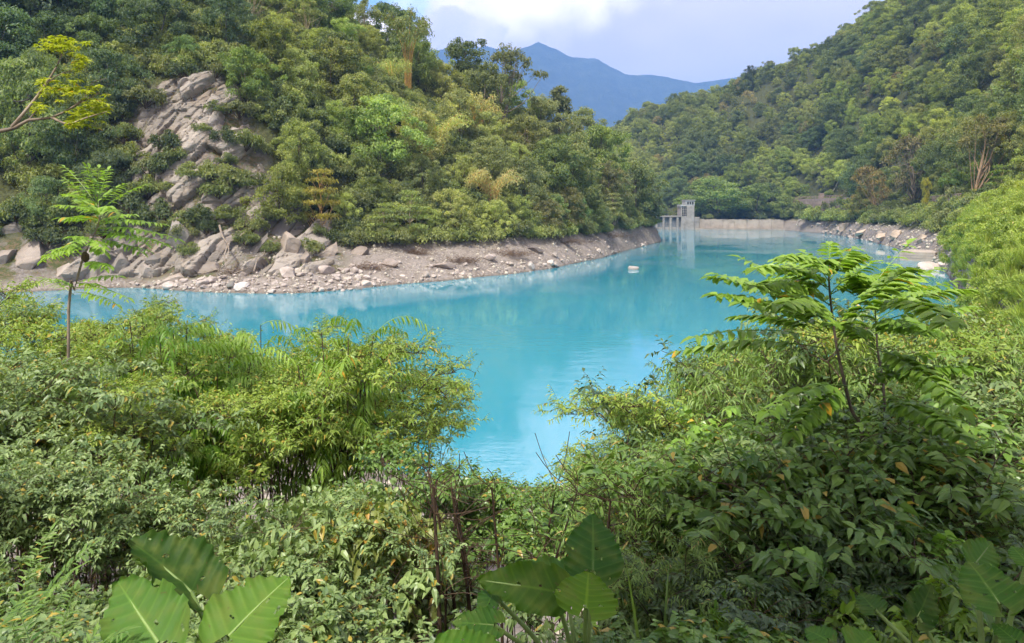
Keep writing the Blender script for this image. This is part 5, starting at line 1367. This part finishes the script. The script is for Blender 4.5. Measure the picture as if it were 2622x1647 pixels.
# the yellow-leaved branch that reaches in from the left
e1 = lambda x, y: (.5288 * x, .5288 * y)
d0 = 9.0
base = at(-330, 600, d0); base[2] = g1(base[0], base[1])
root = obj('yellow_leaved_tree', None); root.location = tuple(base); tag(root, 'tree with yellow-green leaf tufts on a pale branch reaching in from the left', 'tree')
g = Geo(); tr_ = np.vstack([base + np.array([0, 0, -.2]), base + np.array([.1, 0, 3]), at(-300, 380, d0), at(-290, 200, d0)]); c = spline(tr_, 14); tube(g, c - base, np.linspace(.11, .05, len(c)), 8); obj('trunk', g.mesh('trunk', M['pale_bark'], True), root)
def branch(pp, r): 
    g = Geo(); c = spline([at(*e1(a, b), d0 + e) for a, b, e in pp], 18); tube(g, c - base, np.linspace(r, r * .25, len(c)), 6); obj('branch', g.mesh('branch', M['pale_bark'], True), root)
branch([(-570,720,0),(-200,660,0),(0,635,0),(75,618,0),(140,582,0),(250,570,0),(350,520,.1),(480,450,.2)], .036)
branch([(60,615,0),(110,555,0),(200,440,.1),(270,330,.1),(310,240,.1)], .028)
branch([(250,570,0),(330,600,-.1),(420,570,-.2),(520,540,-.2)], .018)
branch([(140,582,0),(170,545,0),(200,525,0)], .012)
branch([(350,520,.1),(410,470,.2),(450,400,.3),(520,380,.3)], .012)
branch([(200,440,.1),(270,370,.2),(390,330,.2)], .012)
rs = np.random.default_rng(5)
for (cx_, cy_, rx, ry, n) in [(290,215,125,38,46),(390,300,42,52,22),(320,430,150,45,56),(430,555,110,48,46),(180,522,38,20,12),(470,490,60,40,20),(350,600,50,25,12)]:
    g = Geo()
    for q in range(n):
        u = rs.normal(0, .5, 2); c = at(*e1(cx_ + u[0] * rx, cy_ + u[1] * ry), d0 + rs.normal(.05, .18)) - base
        m_ = 9; a = np.linspace(0, 6.28, m_, endpoint=False) + rs.uniform(0, 6); D = np.stack([np.cos(a), np.sin(a), rs.uniform(-.2, .6, m_)], -1)
        leaves(g, np.repeat(c[None], m_, 0), D, np.array([[0, 0, 1.0]]) + rs.normal(0, .2, (m_, 3)), .085 * rs.uniform(.7, 1.2, m_), .017, 'lance', .35, .25, np.clip(rs.normal(.5, .22, m_), 0, 1))
        tube(g, [c + np.array([0, 0, -.10]), c + rs.normal(0, .02, 3), c], .003, 3, .2)
    o = obj('leaf_tuft', g.mesh('leaf_tuft', M['yellow']), root); o['kind'] = 'stuff'

# ------------------------------------------------------------------ grasses, ferns, slope cover
M['grass'] = leaf_mat('grass', (.150,.210,.038), (.350,.420,.095), (.42,.36,.14), .5, .4, .95)
TUFT = [tuft_mesh(300 + k, 1.2, 1.0, 120, 'grass', .022) for k in range(3)]
LOWB = [bush_mesh(310 + k, 1.0, 1.1, 12, 120, .15, 'grass') for k in range(2)]
pts = []
for x, y, z, px, py in sites(8, 125, 20, 165, 26000, 1.2, 1.0, 2330, 2760):
    if px < np.interp(py, (520, 600, 700, 800), (2470, 2420, 2400, 2330)): continue
    s = RS.uniform(.7, 1.25)
    pts.append((x, y, z, s, int(RS.choice((0, 1, 2, 3, 4), p=(.27, .27, .26, .1, .1)))))
instancer('slope_grass', pts, TUFT + [v[0] for v in LOWB], 'bright yellow-green grass and low scrub covering the right slope', 'grass')
print('slope', len(pts))
for n, (px, top, d, s) in enumerate([(2480,600,85,.9),(2540,560,95,.8),(2600,540,90,1.0),(2560,520,115,1.2),(2490,545,118,1.2),(2450,600,100,.8)]):
    x = (px - CX) / F * d
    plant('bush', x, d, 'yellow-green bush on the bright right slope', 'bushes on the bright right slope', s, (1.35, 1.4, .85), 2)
def tuft(px, py, d, H, label, seed, mat='bamboo_leaf', n=60, w=.012, col=None):
    x = (px - CX) / F * d
    thing('grass_tuft', [(None, tuft_mesh(seed, H, .35, n, mat, w))], (x, d, g1(x, d)), (0, 0, RS.uniform(0, 6)), 1.0, label, 'grass', None, col)
tuft(2600, 1400, 5.0, 1.5, 'tall grass tuft at the right edge', 401)
tuft(2530, 1350, 5.6, 1.6, 'long-bladed grass left of the right edge', 402)
tuft(1790, 1600, 3.5, 1.0, 'grass tuft low in the right half beside the creepers', 403)
tuft(1690, 1560, 4.0, 1.3, 'arching grass blades right of the upright elephant ear', 404, n=26)
tuft(240, 1330, 5.0, .9, 'dry grass tuft under the left shrubs', 405, col=(.8,.7,.6))
tuft(1330, 1560, 4.2, .5, 'small dry grass under the middle elephant ear', 406, col=(1.0,.8,.6))
# ferns
def fern(px, py, d, R, label, seed, n=9, col=None):
    rs = np.random.default_rng(seed); x = (px - CX) / F * d; z = g1(x, d); top = EYE + (HY - py) / F * d
    parts = []
    for k in range(n):
        a = 6.283 * k / n + rs.normal(0, .2); g = Geo()
        e = np.array([math.cos(a) * R, math.sin(a) * R, top - z - R * .1])
        frond(g, (0, 0, (top - z) * .3), e, R * .25, 18, R * .22, R * .022, rs, droop=.2, rr=.004, start=.15, hang=.05, tint=float(rs.uniform(.3, .7)))
        parts.append(('frond', g.mesh('frond', M['glossy'])))
    thing('fern', parts, (x, d, z), label=label, cat='fern', color=col)
fern(-10, 1440, 4.2, .5, 'fern with feathery fronds at the left edge', 1)
fern(120, 1600, 3.0, .35, 'small fern in the bottom left corner', 2, 7)
# bare dark stems behind the middle gap
for k, px in enumerate((1080, 1120, 1170, 1185, 1210, 1240, 1290, 1350, 1400, 1610, 1640, 1560)):
    rs = np.random.default_rng(500 + k); d = 6.0 + rs.normal(0, .5); x = (px - CX) / F * d; z = g1(x, d); g = Geo()
    top = EYE + (HY - 1260) / F * d - z
    c = spline([(0, 0, -.2), (rs.normal(0, .08), rs.normal(0, .08), top * .5), (rs.normal(0, .18), rs.normal(0, .15), top)], 10)
    tube(g, c, np.linspace(.022, .009, len(c)) * rs.uniform(.6, 1.3), 5)
    tw = Geo()
    for q in range(26):
        p = c[rs.integers(3, len(c))]; v = rs.normal(0, 1, 3); v[2] = abs(v[2]) * .6; v = v / np.linalg.norm(v) * rs.uniform(.2, .6)
        tube(tw, spline([p, p + v * .5 + rs.normal(0, .04, 3), p + v], 4), .004, 3)
    thing('bare_shrub', [('stem', g.mesh('stem', M['twig'], True)), ('twigs', tw.mesh('twigs', M['twig']))], (x, d, z), label='thin dark leafless shrub stem under the hedge of leaves', cat='shrub', group='dark leafless stems under the leaves', color=(.6,.55,.5))

# ------------------------------------------------------------------ the roadside tree behind the viewpoint that shades the lower right
sh = tree_mesh(600, 8, 2.3, .5, 34, 300, .22, 'umbrella', (.28,.42), 'leaf_mid', 'bark', .02, 24)
thing('roadside_tree', [('crown', sh[0]), ('trunk', sh[1])], (1.9, -1.9, 8.2), (-.33, -.20, 0), 1.0, 'roadside tree overhanging the viewpoint and shading the lower right shrubs', 'tree')
for o in list(COL.objects):
    if o.name.split('.')[0] in ('twigs', 'foliage', 'fronds', 'leaves', 'blades', 'stems', 'culms'): o['kind'] = 'stuff'

# ------------------------------------------------------------------ few look-alikes: say which by its place in the row
ORD = ('leftmost', 'second from left', 'third from left', 'fourth from left', 'fifth from left', 'sixth from left', 'seventh from left', 'eighth from left', 'ninth from left', 'tenth from left', 'eleventh from left', 'twelfth from left')
byl = {}
for o in COL.objects:
    if o.parent is None and o.get('label'): byl.setdefault(o['label'], []).append(o)
for lab, os_ in byl.items():
    if 2 <= len(os_) <= len(ORD):
        os_.sort(key=lambda o: o.location.x / max(o.location.y, .1))
        for k, o in enumerate(os_):
            w = f'{lab}, {ORD[k]}'
            if k == len(os_) - 1 and k > 0: w = f'{lab}, rightmost'
            if len(w.split()) <= 16: o['label'] = w
